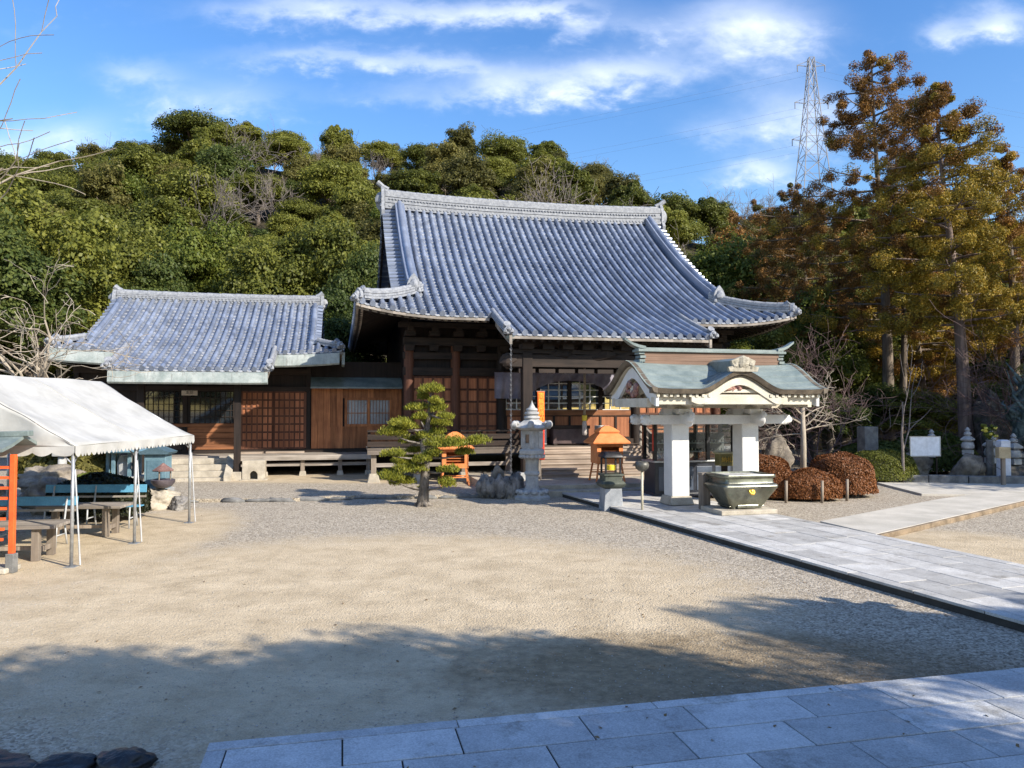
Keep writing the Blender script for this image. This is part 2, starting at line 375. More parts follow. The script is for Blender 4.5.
# ------------------------------------------------------------------ ground, terrain, paving
def ground_mat(name, raised=False):
    m, n, l, b = nmat(name)
    def M(op, a, b_=None, c=None):
        x = n.new('ShaderNodeMath'); x.operation = op
        for k, q in enumerate((a, b_, c)):
            if q is None: continue
            if isinstance(q, (int, float)): x.inputs[k].default_value = q
            else: l.new(q, x.inputs[k])
        return x.outputs[0]
    tc = n.new('ShaderNodeTexCoord'); sp = n.new('ShaderNodeSeparateXYZ'); l.new(tc.outputs['Object'], sp.inputs[0])
    X, Y = sp.outputs[0], sp.outputs[1]
    def noise(s, d=5, r=.6): return tex(n, l, 'ShaderNodeTexNoise', s, (1, 1, 1), d, r).outputs[0]
    nb = noise(.45, 4); nm = noise(1.7, 6, .65); nf = noise(9, 6, .7); ng = noise(70, 4, .7)
    def blob(cx, cy, rx, ry, soft=.5):
        dx = M('DIVIDE', M('SUBTRACT', X, cx), rx); dy = M('DIVIDE', M('SUBTRACT', Y, cy), ry)
        d = M('ADD', M('MULTIPLY', dx, dx), M('MULTIPLY', dy, dy))
        d = M('ADD', d, M('MULTIPLY', M('SUBTRACT', nm, .5), 1.1))
        d = M('ADD', d, M('MULTIPLY', M('SUBTRACT', nf, .5), .7))
        mr = n.new('ShaderNodeMapRange'); mr.interpolation_type = 'SMOOTHSTEP'; l.new(d, mr.inputs[0])
        mr.inputs[1].default_value = 1 - soft; mr.inputs[2].default_value = 1 + soft; mr.inputs[3].default_value = 1; mr.inputs[4].default_value = 0
        return mr.outputs[0]
    vo = tex(n, l, 'ShaderNodeTexVoronoi', 42)
    peb = n.new('ShaderNodeSeparateColor'); l.new(vo.outputs['Color'], peb.inputs[0])
    gcol = ramp(n, l, peb.outputs[0], [(0, (.155, .128, .096)), (.45, (.34, .29, .222)), (1, (.54, .475, .38))])
    scol = ramp(n, l, nm, [(.25, (.40, .315, .205)), (.75, (.555, .455, .315))])
    sfine = n.new('ShaderNodeMixRGB'); sfine.blend_type = 'OVERLAY'; sfine.inputs[0].default_value = .55; l.new(scol, sfine.inputs[1]); l.new(ng, sfine.inputs[2])
    if raised: sand = blob(-4.4, 24.6, 6.5, 1.5, .6)
    else:
        sand = M('MAXIMUM', blob(-1.7, 9.7, 4.9, 4.5, .38), blob(-7.3, 13.2, 1.9, 4.6, .4))
        sand = M('MAXIMUM', sand, blob(7.9, 12.6, 1.9, 2.2, .6))
    sandm = M('MULTIPLY', sand, M('ADD', .72, M('MULTIPLY', nf, .5)))
    mx = n.new('ShaderNodeMixRGB'); mx.use_clamp = True; l.new(sandm, mx.inputs[0]); l.new(gcol, mx.inputs[1]); l.new(sfine.outputs[0], mx.inputs[2])
    # brown earth and moss stains
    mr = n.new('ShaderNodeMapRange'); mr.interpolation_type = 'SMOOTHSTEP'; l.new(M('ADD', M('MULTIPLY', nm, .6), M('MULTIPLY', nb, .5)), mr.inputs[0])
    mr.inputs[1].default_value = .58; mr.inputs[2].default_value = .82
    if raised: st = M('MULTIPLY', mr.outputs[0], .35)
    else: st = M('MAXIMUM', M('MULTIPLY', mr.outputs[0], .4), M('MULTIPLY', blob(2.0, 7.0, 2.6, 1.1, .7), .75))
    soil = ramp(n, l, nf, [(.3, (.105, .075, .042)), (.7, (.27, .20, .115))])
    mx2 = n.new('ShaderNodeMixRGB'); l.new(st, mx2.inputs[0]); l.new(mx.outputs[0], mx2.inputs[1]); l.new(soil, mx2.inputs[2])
    tone = n.new('ShaderNodeHueSaturation'); l.new(M('SUBTRACT', M('ADD', .66, M('ADD', M('MULTIPLY', nf, .38), M('MULTIPLY', nm, .40))), M('MULTIPLY', M('MAXIMUM', M('SUBTRACT', noise(2.6, 9, .8), .54), 0), 1.6)), tone.inputs['Value']); l.new(mx2.outputs[0], tone.inputs['Color'])
    l.new(tone.outputs[0], b.inputs['Base Color']); b.inputs['Roughness'].default_value = .95; b.inputs['Specular IOR Level'].default_value = .15
    hgt = M('ADD', M('MULTIPLY', vo.outputs['Distance'], -.6), M('ADD', M('MULTIPLY', nf, .9), M('MULTIPLY', ng, .25)))
    bp = n.new('ShaderNodeBump'); bp.inputs['Strength'].default_value = .55; bp.inputs['Distance'].default_value = .03; l.new(hgt, bp.inputs['Height']); l.new(bp.outputs[0], b.inputs['Normal'])
    return m
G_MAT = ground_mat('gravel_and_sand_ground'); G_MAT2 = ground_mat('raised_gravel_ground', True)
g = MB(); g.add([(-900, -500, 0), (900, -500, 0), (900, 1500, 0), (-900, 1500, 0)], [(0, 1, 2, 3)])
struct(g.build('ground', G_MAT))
# a slightly raised court in front of the halls with its rough kerb
KE = [(-14, 18.2), (-10.5, 18.75), (-7.97, 19.15), (-5.6, 19.35), (-4.2, 19.85), (-2.5, 19.9), (-1.0, 20.15), (.4, 20.3), (1.0, 20.4)]
g = MB(); g.prism([(-40, 18)] + KE + [(2.6, 20.8), (4, 24), (4.5, 46), (-40, 46)], -.2, .09)
struct(g.build('raised_court', G_MAT2))
kb = MB(); rnd = random.Random(5)
for (x0, y0), (x1, y1) in zip(KE[:-1], KE[1:]):
    L = math.hypot(x1 - x0, y1 - y0); k = max(2, int(L / .5))
    for i in range(k):
        if rnd.random() < .1: continue
        t = (i + .5) / k; h = rnd.uniform(.045, .085)
        kb.blob((x0 + (x1 - x0) * t, y0 + (y1 - y0) * t - .02 + rnd.uniform(-.03, .03), .03), (L / k * rnd.uniform(.5, .66), rnd.uniform(.045, .08), h), rnd.random(), .3, 8, 5)
struct(kb.build('kerb', STONE_D, smooth=True))

def path_mat(name, c1, c2):
    m = noisy(name, c1, c2, 3, .85, .25, 70, dirt=((c1[0] * .60, c1[1] * .56, c1[2] * .50), 2.2, .55), spec=.3)
    n = m.node_tree.nodes; l = m.node_tree.links; b = n['Principled BSDF']
    src = b.inputs['Base Color'].links[0].from_socket
    g_ = n.new('ShaderNodeNewGeometry'); hs = n.new('ShaderNodeHueSaturation'); mr = n.new('ShaderNodeMapRange')
    l.new(g_.outputs['Random Per Island'], mr.inputs[0]); mr.inputs[3].default_value = .76; mr.inputs[4].default_value = 1.14
    l.new(mr.outputs[0], hs.inputs['Value']); l.new(src, hs.inputs['Color'])
    sp = tex(n, l, 'ShaderNodeTexVoronoi', 110); sv = n.new('ShaderNodeSeparateColor'); l.new(sp.outputs['Color'], sv.inputs[0])
    ov = n.new('ShaderNodeMixRGB'); ov.blend_type = 'OVERLAY'; ov.inputs[0].default_value = .16; l.new(hs.outputs[0], ov.inputs[1]); l.new(sv.outputs[0], ov.inputs[2])
    l.new(ov.outputs[0], b.inputs['Base Color'])
    return m
SLAB = path_mat('pale_granite_slab', (.40, .385, .36), (.53, .515, .485))
SLAB_B = path_mat('granite_terrace_slab', (.42, .43, .44), (.56, .57, .575))
CONC = noisy('pale_concrete', (.42, .39, .33), (.55, .51, .44), 1.5, .9, .2, 50, dirt=((.28, .24, .18), 2, .62))
JOINT = plain('dark_joint_mortar', (.06, .056, .05), .95, spec=.1)
def slabs(mb, ox, oy, ang, rows, xs0, xs1, length, z0, z1, gap=.010, seed=0, off=.5):
    """rows: list of (v0, v1); slabs run along local u"""
    rn = random.Random(seed); ca, sa = math.cos(ang), math.sin(ang)
    W = lambda u, v: (ox + u * ca - v * sa, oy + u * sa + v * ca)
    for r, (v0, v1) in enumerate(rows):
        u = xs0 - (length * off if r % 2 else 0) - rn.uniform(0, length * .25)
        while u < xs1:
            u2 = u + length * rn.uniform(.88, 1.12); a, b = max(u, xs0), min(u2, xs1)
            if b - a > .05:
                dz = rn.uniform(-.002, .002)
                mb.prism([W(a + gap, v0 + gap), W(b - gap, v0 + gap), W(b - gap, v1 - gap), W(a + gap, v1 - gap)], z0, z1 + dz)
            u = u2
# foreground terrace: edge from (-2.04,5.11) to (4.5,6.59)
TA = math.atan2(1.48, 6.54); TO = (-2.04, 5.12)
mb = MB()
slabs(mb, TO[0], TO[1], TA, [(-.13, 0)], 0, 16, 1.6, 0, .15, .004, 1)
rows = []; v = -.13
for k in range(18): rows.append((v - .405, v)); v -= .405
slabs(mb, TO[0], TO[1], TA, rows, .13, 16, .86, .02, .15, .006, 2)
slabs(mb, TO[0] , TO[1], TA - PI / 2, [(.0, .13)], .13, 7.4, 1.6, 0, .15, .004, 3)
struct(mb.build('terrace', SLAB_B, bevel=.004))
mb = MB(); ca, sa = math.cos(TA), math.sin(TA)
q = lambda u, v: (TO[0] + u * ca - v * sa, TO[1] + u * sa + v * ca)
mb.prism([q(.02, -7.4), q(16, -7.4), q(16, -.02), q(.02, -.02)], -.1, .138)
struct(mb.build('terrace_bed', JOINT))
# temple path on the right
P0 = gnd(645, 516, .12); P1 = gnd(1024, 622, .12); PA = math.atan2(P1.y - P0.y, P1.x - P0.x)     # runs toward camera-right
PW = 2.85
mb = MB()
U0, U1 = -7.6, 18
rows = [(0.0, .2)] + [(.2 + i * (PW - .4) / 5, .2 + (i + 1) * (PW - .4) / 5) for i in range(5)] + [(PW - .2, PW)]
slabs(mb, P0.x, P0.y, PA, rows, U0, U1, 1.05, 0.085, .12, .007, 4)
struct(mb.build('path', SLAB, bevel=.004))
ca, sa = math.cos(PA), math.sin(PA)
pq = lambda u, v: (P0.x + u * ca - v * sa, P0.y + u * sa + v * ca)
mb = MB(); mb.prism([pq(U0, .018), pq(U1, .018), pq(U1, PW - .018), pq(U0, PW - .018)], -.1, .109); struct(mb.build('path_bed', JOINT))  # dark side face puts the path edge's shadow and dirt into the colour
# concrete side path
a = gnd(876, 534, .10); b_ = gnd(1030, 499, .10); c_ = gnd(1030, 486, .10); d_ = gnd(938, 499, .10); e_ = gnd(820, 521, .10)
far = gnd(1100, 484, .1)
mb = MB(); mb.prism([tuple(a)[:2], tuple(b_)[:2], (b_.x + 9, b_.y + 2.2), (c_.x + 9, c_.y + 2.6), tuple(c_)[:2], tuple(d_)[:2], tuple(e_)[:2]], -.05, .10)
struct(mb.build('side_path', CONC, bevel=.012))
mb = MB(); KD = (b_ - a).normalized(); KN = Vector((KD.y, -KD.x, 0)) * .045
mb.bar(a + KN + Vector((0, 0, -.052)), b_ + KD * 9 + KN + Vector((0, 0, -.052)), .085, .10); struct(mb.build('side_path_kerb', noisy('brown_stained_kerb', (.13, .095, .06), (.28, .21, .14), 3, .9, .4, 30), bevel=.012))
a = gnd(880, 497, .06); 
mb = MB(); mb.prism([(11.2, 20.6), (13.2, 20.3), (16.5, 22.0), (17, 23.6), (11.5, 23.8)], -.05, .06); struct(mb.build('back_path', CONC, bevel=.01))
# hill
def crest(x):
    xs = [-110, -70, -52, -44, -36, -24, -10, 0, 8, 15, 22, 28, 33, 45, 60, 75, 110]
    zs = [28, 31.5, 33.5, 35.0, 35.5, 33.5, 33.2, 33.2, 31.5, 28.0, 25.5, 24, 23, 22, 22, 21, 20]
    return float(np.interp(x, xs, zs))
def hill_z(x, y):
    xr = x * 100 / max(y, 60)
    t = (y - 44) / 56
    if t <= 0: return -.02
    s = min(t, 1) ** .92
    z = crest(xr) * s
    if y > 100: z *= 1 - (y - 100) / 320
    return z + .5 * math.sin(x * .23) * math.sin(y * .19) * min(1, t * 4)
FLOOR_M = noisy('forest_floor', (.020, .018, .010), (.07, .055, .03), .6, .95, .5, 4)
mb = MB(); mb.grid(lambda a, b: (lambda x, y: (x, y, hill_z(x, y)))(-190 + 380 * a, 44 + 180 * b), 90, 60)
struct(mb.build('hill', FLOOR_M, smooth=True))

# ------------------------------------------------------------------ tiled temple roofs
def tile_roof(root, W, D, VW, tb, z0, s1, c2, pw, pd, col=.30, lift=.36, ridge_top=.75, kudari=True, gableoff=.7, pan=.26, rcurve=.14):
    """W,D half eaves (x,y); VW verge half width; tb hip width; z0 eave height; porch half width pw, depth pd"""
    def zf(t): return z0 + s1 * t + (c2 * t * t if t > 0 else c2 * .6 * t * t)
    def lf(a, A, t):
        k = max(0.0, (abs(a) - (A - 3.2)) / 3.2); return lift * k ** 2.2 * max(0.0, 1 - max(t, 0) / 3.0)
    def face(side):
        A = W if side in 'fb' else D; B = D if side in 'fb' else W
        def S(a, t, dz=0.0):
            z = zf(t) + (lf(a, A, t) if not (side == 'f' and t < 0) else lf(a, A, 0)) + dz; q = -B + t
            return Vector({'f': (a, q, z), 'b': (-a, -q, z), 'l': (q, -a, z), 'r': (-q, a, z)}[side])
        return S, A, B
    roof = MB(); ends = MB(); board = MB(); soff = MB()
    def strip(S, u0, t0, t1, barrel=True, wcol=col, endcap=True):
        """pan strip from u0 to u0+wcol plus barrel on u0"""
        n = max(1, int(round((t1 - t0) / pan))); dt = (t1 - t0) / n
        for j in range(n):
            ta, tb_ = t0 + j * dt, t0 + (j + 1) * dt
            vs = []
            for t, k in ((ta, .035), (tb_, .0)):
                vs += [S(u0, t, k - .01), S(u0 + wcol / 2, t, k - .045), S(u0 + wcol, t, k - .01)]
            vs += [S(u0, ta, -.03), S(u0 + wcol / 2, ta, -.06), S(u0 + wcol, ta, -.03)]
            roof.mat(0).add(vs, [(0, 1, 4, 3), (1, 2, 5, 4)]); roof.mat(1).add([vs[6], vs[7], vs[1], vs[0], vs[8], vs[2]], [(0, 1, 2, 3), (1, 4, 5, 2)]); roof.mat(0)
    def barrel(S, u, t0, t1, cap=True, r=None):
        r = r or col * .268
        n = max(1, int(round((t1 - t0) / pan))); dt = (t1 - t0) / n; K = 6
        for j in range(n):
            ta, tb_ = t0 + j * dt, t0 + (j + 1) * dt + .01
            vs = []
            d = (S(u, tb_) - S(u, ta)).normalized(); x = (S(u + .05, ta) - S(u - .05, ta)).normalized(); nn = x.cross(d); nn = nn if nn.z > 0 else -nn
            for t, rr in ((ta, r * 1.03), (tb_, r * .96)):
                c = S(u, t, .03)
                for k in range(K + 1):
                    th = PI * k / K
                    vs.append(c + x * math.cos(th) * rr + nn * math.sin(th) * rr * 1.25)
            roof.add(vs, [(k, k + 1, K + 2 + k, K + 1 + k) for k in range(K)] + [tuple(range(K + 1))[::-1]])
            if j == 0 and cap:
                c = S(u, ta, .035) - d * .03; m = 10
                ring = [c + x * math.cos(2 * PI * k / m) * r * 1.12 + nn * math.sin(2 * PI * k / m) * r * 1.12 for k in range(m)]
                roof.add(ring + [p + d * .06 for p in ring], [tuple(range(m))] + [(k, (k + 1) % m, m + (k + 1) % m, m + k) for k in range(m)])
    for side in 'fbrl':
        S, A, B = face(side); nc = int(math.ceil(A / col))
        TT = D if side in 'fb' else tb
        for i in range(-nc, nc):
            u = i * col; mid = abs(u + col / 2)
            t0 = -pd if (side == 'f' and mid < pw) else 0.0
            hipt = A - mid
            if hipt <= .02: continue
            if side in 'fb':
                if mid < VW - gableoff - .12: strip(S, u, t0, TT - .15)
                else:
                    strip(S, u, t0, min(hipt, tb + .2))
            else: strip(S, u, 0, min(hipt, TT + .25))
        for i in range(-nc, nc + 1):
            u = i * col
            if abs(u) > A - .12: continue
            t0 = -pd if (side == 'f' and abs(u) < pw + .02) else 0.0
            if side in 'fb' and abs(u) < VW - gableoff - .2: barrel(S, u, t0, TT - .2)
            else: barrel(S, u, t0, max(.15, min(A - abs(u) - .1, tb + .05)))
        # verge: tiles that run sideways to the gable edge
        if side in 'fb':
            for sg in (-1, 1):
                t = tb + .18; u_in, u_out = VW - gableoff - .1, VW
                while t < TT - .25:
                    a, b = S(sg * u_in, t, .05), S(sg * u_out, t, -.015)
                    dn = (S(0, t + .1) - S(0, t)).normalized()
                    roof.add([S(sg * u_in, t - .135, .015), S(sg * u_out, t - .135, -.05), S(sg * u_out, t + .135, -.05), S(sg * u_in, t + .135, .015)], [(0, 1, 2, 3)])
                    roof.tube([a, b], [.075, .08], 7); t += .265
        # eave board, soffit and rafters
        segs = 40
        for i in range(segs):
            u0, u1 = -A + 2 * A * i / segs, -A + 2 * A * (i + 1) / segs
            if side == 'f' and abs((u0 + u1) / 2) < pw: continue
            for k, (ta, tb2, d0, d1) in enumerate(((.02, .02, -.07, -.15), (.16, .16, -.16, -.24))):
                p = [S(u0, ta, d0), S(u1, ta, d0), S(u1, tb2, d1), S(u0, tb2, d1)]
                inw = (S(0, .2) - S(0, 0)); inw.z = 0; inw = inw.normalized() * .07
                board.mat(0); board.ext(p, inw)
            if min(A - abs(u0), A - abs(u1)) >= 0:
                tm = 2.6
                soff.add([S(u0, .05, -.13), S(u1, .05, -.13), S(u1, min(tm, A - abs(u1) + .06), -.16), S(u0, min(tm, A - abs(u0) + .06), -.16)], [(0, 1, 2, 3)])
        nr = int(A / .24)
        for i in range(-nr, nr + 1):
            u = i * .24
            if side in 'b': continue
            t1 = min(2.6, A - abs(u))
            if t1 < .4: continue
            ts = -pd + .1 if (side == 'f' and abs(u) < pw) else .1
            soff.bar(S(u, ts, -.2), S(u, t1, -.22), .075, .10)
    S, A, B = face('f')
    if pd > 0:
        for i in range(20):
            u0, u1 = -pw + 2 * pw * i / 20, -pw + 2 * pw * (i + 1) / 20
            board.ext([S(u0, -pd + .02, -.06), S(u1, -pd + .02, -.06), S(u1, -pd + .02, -.15), S(u0, -pd + .02, -.15)], (0, .07, 0))
        soff.add([S(-pw, -pd + .03, -.13), S(pw, -pd + .03, -.13), S(pw, .1, -.15), S(-pw, .1, -.15)], [(0, 1, 2, 3)])
        for sg in (-1, 1):
            for j in range(6):
                t0, t1 = -pd + pd * j / 6, -pd + pd * (j + 1) / 6
                board.ext([S(sg * pw, t0, -.04), S(sg * pw, t1, -.04), S(sg * pw, t1, -.3), S(sg * pw, t0, -.3)], (-sg * .08, 0, 0))
    o = roof.build('tiled_slope', [T_TILE, T_LIP], root, angle=50)
    board.build('eave_board', W_GREY, root); soff.build('soffit', W_DARK, root)
    # ridges
    def ridge_run(name, pts, w, h, rnd_r, ornament=True, horn=0.0, mat=T_RIDGE, layers=4, osc=1.0):
        mb = MB(); pts = [Vector(p) for p in pts]; N = len(pts)
        side = []
        for i in range(N):
            d = pts[min(i + 1, N - 1)] - pts[max(i - 1, 0)]; d.z = 0; d.normalize(); side.append(Vector((-d.y, d.x, 0)))
        for k in range(layers):      # stacked courses of flat tiles, each a little wider or narrower
            za, zb = h * k / layers, h * (k + 1) / layers - .012; wk = w * (1.0 if k % 2 == 0 else .9) * (1 - .12 * k / layers)
            lo = []
            for i in range(N):
                s = side[i] * (wk / 2); u = Vector((0, 0, 1))
                lo.append([pts[i] - s + u * za, pts[i] + s + u * za, pts[i] + s + u * zb, pts[i] - s + u * zb])
            mb.loops(lo)
        sub = []
        for i in range(N - 1):
            m = max(1, int((pts[i + 1] - pts[i]).length / .3))
            for j in range(m): sub.append(pts[i].lerp(pts[i + 1], j / m))
        sub.append(pts[-1])
        for i in range(len(sub) - 1):
            mb.tube([sub[i] + Vector((0, 0, h)), sub[i + 1] + Vector((0, 0, h - .004))], [rnd_r * 1.05, rnd_r * .95], 8, cap=True)
        if name == 'main_ridge':
            for zz, rad, stp in ((h * .16, .05, .15), (h * .55, .045, .13)):
                for sg in (-1, 1):
                    x = pts[0].x + .2
                    while x < pts[-1].x - .2:
                        zb = float(np.interp(x, [p.x for p in pts], [p.z for p in pts]))
                        y0 = sg * w * .46; ring = [(x + rad * math.cos(2 * PI * k / 7), y0, zb + zz + rad * math.sin(2 * PI * k / 7)) for k in range(7)]
                        mb.ext(ring if sg < 0 else ring[::-1], (0, sg * .05, 0)); x += stp
        r = mb.build(name, mat, root, angle=45)
        if ornament:
            for e, (i0, i1) in enumerate(((0, 1), (-1, -2))):
                if ornament == 'end' and e == 0: continue
                p = pts[i0]; d = (pts[i0] - pts[i1]); d.z = 0; d.normalize(); s = Vector((-d.y, d.x, 0)); om = MB()
                H = (h + rnd_r * 1.5) * osc
                poly = [(-.62, -.35), (-.70, -.12), (-.5, .1), (-.52, .5), (-.36, .8), (-.15, 1.0), (0, 1.12), (.15, 1.0), (.36, .8), (.52, .5), (.5, .1), (.70, -.12), (.62, -.35)]
                om.ext([p + d * .02 + s * (a * w * 1.05 * osc) + Vector((0, 0, b * H)) for a, b in poly], d * .13)
                om.blob(p + d * .17 + Vector((0, 0, H * .45)), (w * .36 * osc, w * .30 * osc, H * .32), 3, .35, 12, 8)
                for sg in (-1, 1): om.blob(p + d * .14 + s * sg * w * .42 + Vector((0, 0, H * .12)), (.09 * osc, .09 * osc, .09 * osc), sg + 4, .3, 8, 6)
                if horn:
                    a0 = p + Vector((0, 0, H * .92)) - d * .15
                    om.tube([a0, a0 + d * horn * .5 + Vector((0, 0, horn * .22)), a0 + d * horn + Vector((0, 0, horn * .62))], [.095, .10, .11], 8)
                om.build('ridge_end_tile', T_RIDGE, r, angle=40)
        return r
    zr = zf(D) - .25
    RL = VW - .12
    pts = [(-RL + 2 * RL * i / 14, 0, zr + rcurve * abs(i / 7 - 1) ** 2.5) for i in range(15)]
    ridge_run('main_ridge', pts, .62 if kudari else .46, ridge_top, .12, True, .45 if kudari else .26, layers=6, osc=1.0 if kudari else .85)
    ku = VW - gableoff
    hh = .42 if kudari else .2
    for side in 'fb':
        S, A, B = face(side)
        for sg in (-1, 1):
            if kudari: ridge_run('descending_ridge', [S(sg * ku, D - .35 - (D - .35 - tb + .12) * i / 10, .02) for i in range(11)], .40, hh, .10, 'end', layers=3, mat=T_TILE)
            else: ridge_run('verge_ridge', [S(sg * ku, D - .35 - (D - .35 - tb + .05) * i / 8, .02) for i in range(9)], .24, .1, .09, False, layers=1, mat=T_TILE)
            N = 7
            hp = [S(sg * (W - t), t, .03 + (.06 * (1 - t / tb) ** 2)) for t in [tb * 1.02 * (1 - i / N) + .16 * i / N for i in range(N + 1)]]
            ridge_run('corner_ridge', hp, .30, hh * .62, .08, 'end', .12, layers=3, osc=.72)
            if kudari:
                hp2 = [p + Vector((0, 0, -.04)) + (hp[-1] - hp[-2]).normalized() * .16 for p in hp[-3:]]
                ridge_run('corner_ridge', hp2, .22, .13, .065, 'end', .12, layers=2, osc=.7)
    if pd > 0:
        S, A, B = face('f')
        for sg in (-1, 1):
            ridge_run('porch_verge_ridge', [S(sg * (pw + .04), .25 - (pd + .15) * i / 7, .02) for i in range(8)], .22, .10, .075, 'end', .14, layers=2, osc=.8)
    # gable walls and bargeboards
    for sg in (-1, 1):
        gm = MB(); gx = sg * (VW - gableoff + .18)
        Sf, _, _ = face('f')
        lo = [Vector((gx, -(D - t), zf(t) - .12)) for t in [tb + (D - tb) * i / 8 for i in range(9)]]
        lo += [Vector((p.x, -p.y, p.z)) for p in lo[-2::-1]]
        gm.ext(lo, (-sg * .12, 0, 0)); gm.build('gable_wall', W_DARK, root)
        bm = MB()
        for s2 in (-1, 1):
            for i in range(8):
                t0, t1 = tb + .1 + (D - tb - .3) * i / 8, tb + .1 + (D - tb - .3) * (i + 1) / 8
                x = sg * (VW - .06)
                bm.ext([(x, s2 * (D - t0), zf(t0) - .10), (x, s2 * (D - t1), zf(t1) - .10), (x, s2 * (D - t1), zf(t1) - .46), (x, s2 * (D - t0), zf(t0) - .42)], (-sg * .09, 0, 0))
            bm.bar((sg * (VW - .05), 0, zf(D) - .9), (sg * (VW - .05), 0, zf(D) - .35), .3, .12, up=(1, 0, 0))
        bm.build('bargeboard', W_DARK, root)
    return zf, face

HA = R(13)
def local(root, W):
    M = Matrix.Translation(root.location) @ Matrix.Rotation(root.rotation_euler.z, 4, 'Z'); return M.inverted() @ Vector(W)
# ================================================================== main hall
hall = thing('temple_hall', 'large old wooden temple hall with a great curved grey tiled roof and front porch', 'temple hall', (.66, 32.13, 0), HA)
HW, HD, HV, HTB, HZ = 7.4, 8.4, 6.2, 2.1, 5.25
zf_h, face_h = tile_roof(hall, HW, HD, HV, HTB, HZ, .40, .0296, 3.15, 2.0)
FL = 1.15
def panel_door(mb, x0, x1, y, z0, z1, nx, nz, fr=.07):
    """frame and recessed panels on a plane facing -y"""
    mb.mat(0)
    for i in range(nx + 1):
        x = x0 + (x1 - x0) * i / nx; mb.b2(x - fr / 2, x + fr / 2, y - .05, y + .02, z0, z1)
    for j in range(nz + 1):
        z = z0 + (z1 - z0) * j / nz; mb.b2(x0, x1, y - .044, y + .02, z - fr / 2, z + fr / 2)
    mb.mat(1)
    for i in range(nx):
        for j in range(nz):
            a, b = x0 + (x1 - x0) * i / nx, x0 + (x1 - x0) * (i + 1) / nx; c, d = z0 + (z1 - z0) * j / nz, z0 + (z1 - z0) * (j + 1) / nz
            mb.b2(a + fr * .5, b - fr * .5, y - .015, y + .03, c + fr * .5, d - fr * .5)
BW, BY = 5.6, -6.0
m = MB()
m.b2(-BW, BW, BY + .12, BY + .22, FL - .2, 5.3); m.b2(-BW, -BW + .1, BY + .1, 6, FL - .2, 6.0); m.b2(BW - .1, BW, BY + .1, 6, FL - .2, 6.0); m.b2(-BW, BW, 5.9, 6, FL - .2, 6)
m.b2(-BW + .1, BW - .1, BY + .22, 5.9, FL - .12, FL - .02)
m.build('wall', W_DARK, hall)
for x in (-BW, -4.03, -2.45, 2.45, 4.03, BW):
    m = MB(); m.lathe([(.17, FL - .1), (.17, 4.7)], 14, (x, BY - .02, 0)); m.build('column', W_FRAME if abs(x) > 3 else W_DARK, hall, angle=40)
m = MB()
for z, h, d in ((3.62, .26, .14), (4.15, .22, .12), (4.62, .26, .2), (FL + .07, .2, .14)): m.b2(-BW - .2, BW + .2, BY - d, BY + .06, z - h / 2, z + h / 2)
for i in range(15):      # bracket blocks between the beams
    x = -BW + 2 * BW * i / 14
    m.box((x, BY - .3, 4.86), (.34, .6, .16)); m.box((x, BY - .55, 5.0), (.2, .3, .14)); m.box((x, BY - .2, 4.4), (.26, .3, .2), taper=1.25)
m.b2(-BW - .4, BW + .4, BY - .66, BY - .5, 5.04, 5.2)
m.build('tie_beam', W_DARKX, hall)
for x0, x1 in ((-5.48, -4.1), (-3.96, -2.58), (2.58, 3.96), (4.1, 5.48)):
    m = MB(); panel_door(m, x0, x1, BY, FL + .22, 3.44, 4, 5); m.build('panelled_door', [W_FRAME, W_PANEL], hall)
# glazed centre bay behind the swag curtain
m = MB(); m.b2(-2.28, 2.28, BY + .02, BY + .04, 2.34, 3.48); pane = m.build('window_glass', GLASS_H, hall)
m = MB()
for i in range(13): x = -2.28 + 4.56 * i / 12; m.b2(x - .018, x + .018, BY - .02, BY + .015, 2.34, 3.48)
for j in range(6): z = 2.34 + 1.14 * j / 5; m.b2(-2.28, 2.28, BY - .016, BY + .012, z - .016, z + .016)
m.build('window_lattice', plain('pale_lattice', (.62, .62, .60), .6), pane)
for x in (-1.14, 0, 1.14):
    m = MB(); m.b2(x - .07, x + .07, BY - .05, BY + .015, 2.3, 3.5); m.build('door_stile', W_DARK, hall)
m = MB(); m.b2(-2.28, 2.28, BY - .06, BY + .03, 2.14, 2.33); m.build('window_sill', W_REDX, hall)
m = MB(); panel_door(m, -2.28, 2.28, BY, FL + .2, 2.14, 8, 1); m.build('lower_panel', [W_DARK, W_PANEL], hall)
# deck, railing boards, posts
m = MB(); rnd = random.Random(3)
for i in range(5): 
    y = -6.0 - .3 * i; m.b2(-7.0, 7.0, y - .295, y - .005, FL - .07, FL)
m.b2(-7.0, -2.1, -7.55, -7.47, FL - .20, FL - .075); m.b2(2.1, 7.0, -7.55, -7.47, FL - .20, FL - .075)
m.b2(-2.1, 2.1, -7.55, -7.47, FL - .2, FL - .075)
m.build('deck', W_GREYD, hall)
for s_ in (-1, 1):
    m = MB(); x0, x1 = (-7.0, -2.15) if s_ < 0 else (2.15, 7.0)
    m.b2(x0, x1, -7.44, -7.38, FL + .04, FL + .20); m.b2(x0, x1, -7.44, -7.38, FL + .26, FL + .42)
    k = 5
    for i in range(k): x = x0 + .06 + (x1 - x0 - .12) * i / (k - 1); m.b2(x - .045, x + .045, -7.37, -7.29, FL, FL + .5)
    m.b2(x0, x1, -7.46, -7.28, FL + .5, FL + .55)
    m.build('low_railing', W_DARKX, hall)
for x in (-6.8, -5.4, -3.95, -2.5, 2.5, 3.95, 5.4, 6.8):
    m = MB(); m.b2(x - .08, x + .08, -7.40, -7.24, .34, FL - .07); p = m.build('deck_post', W_POST, hall)
    m = MB(); m.box((x, -7.32, .2), (.42, .42, .32), taper=.62); m.build('footing_stone', STONE_T, p, bevel=.02)
m = MB()
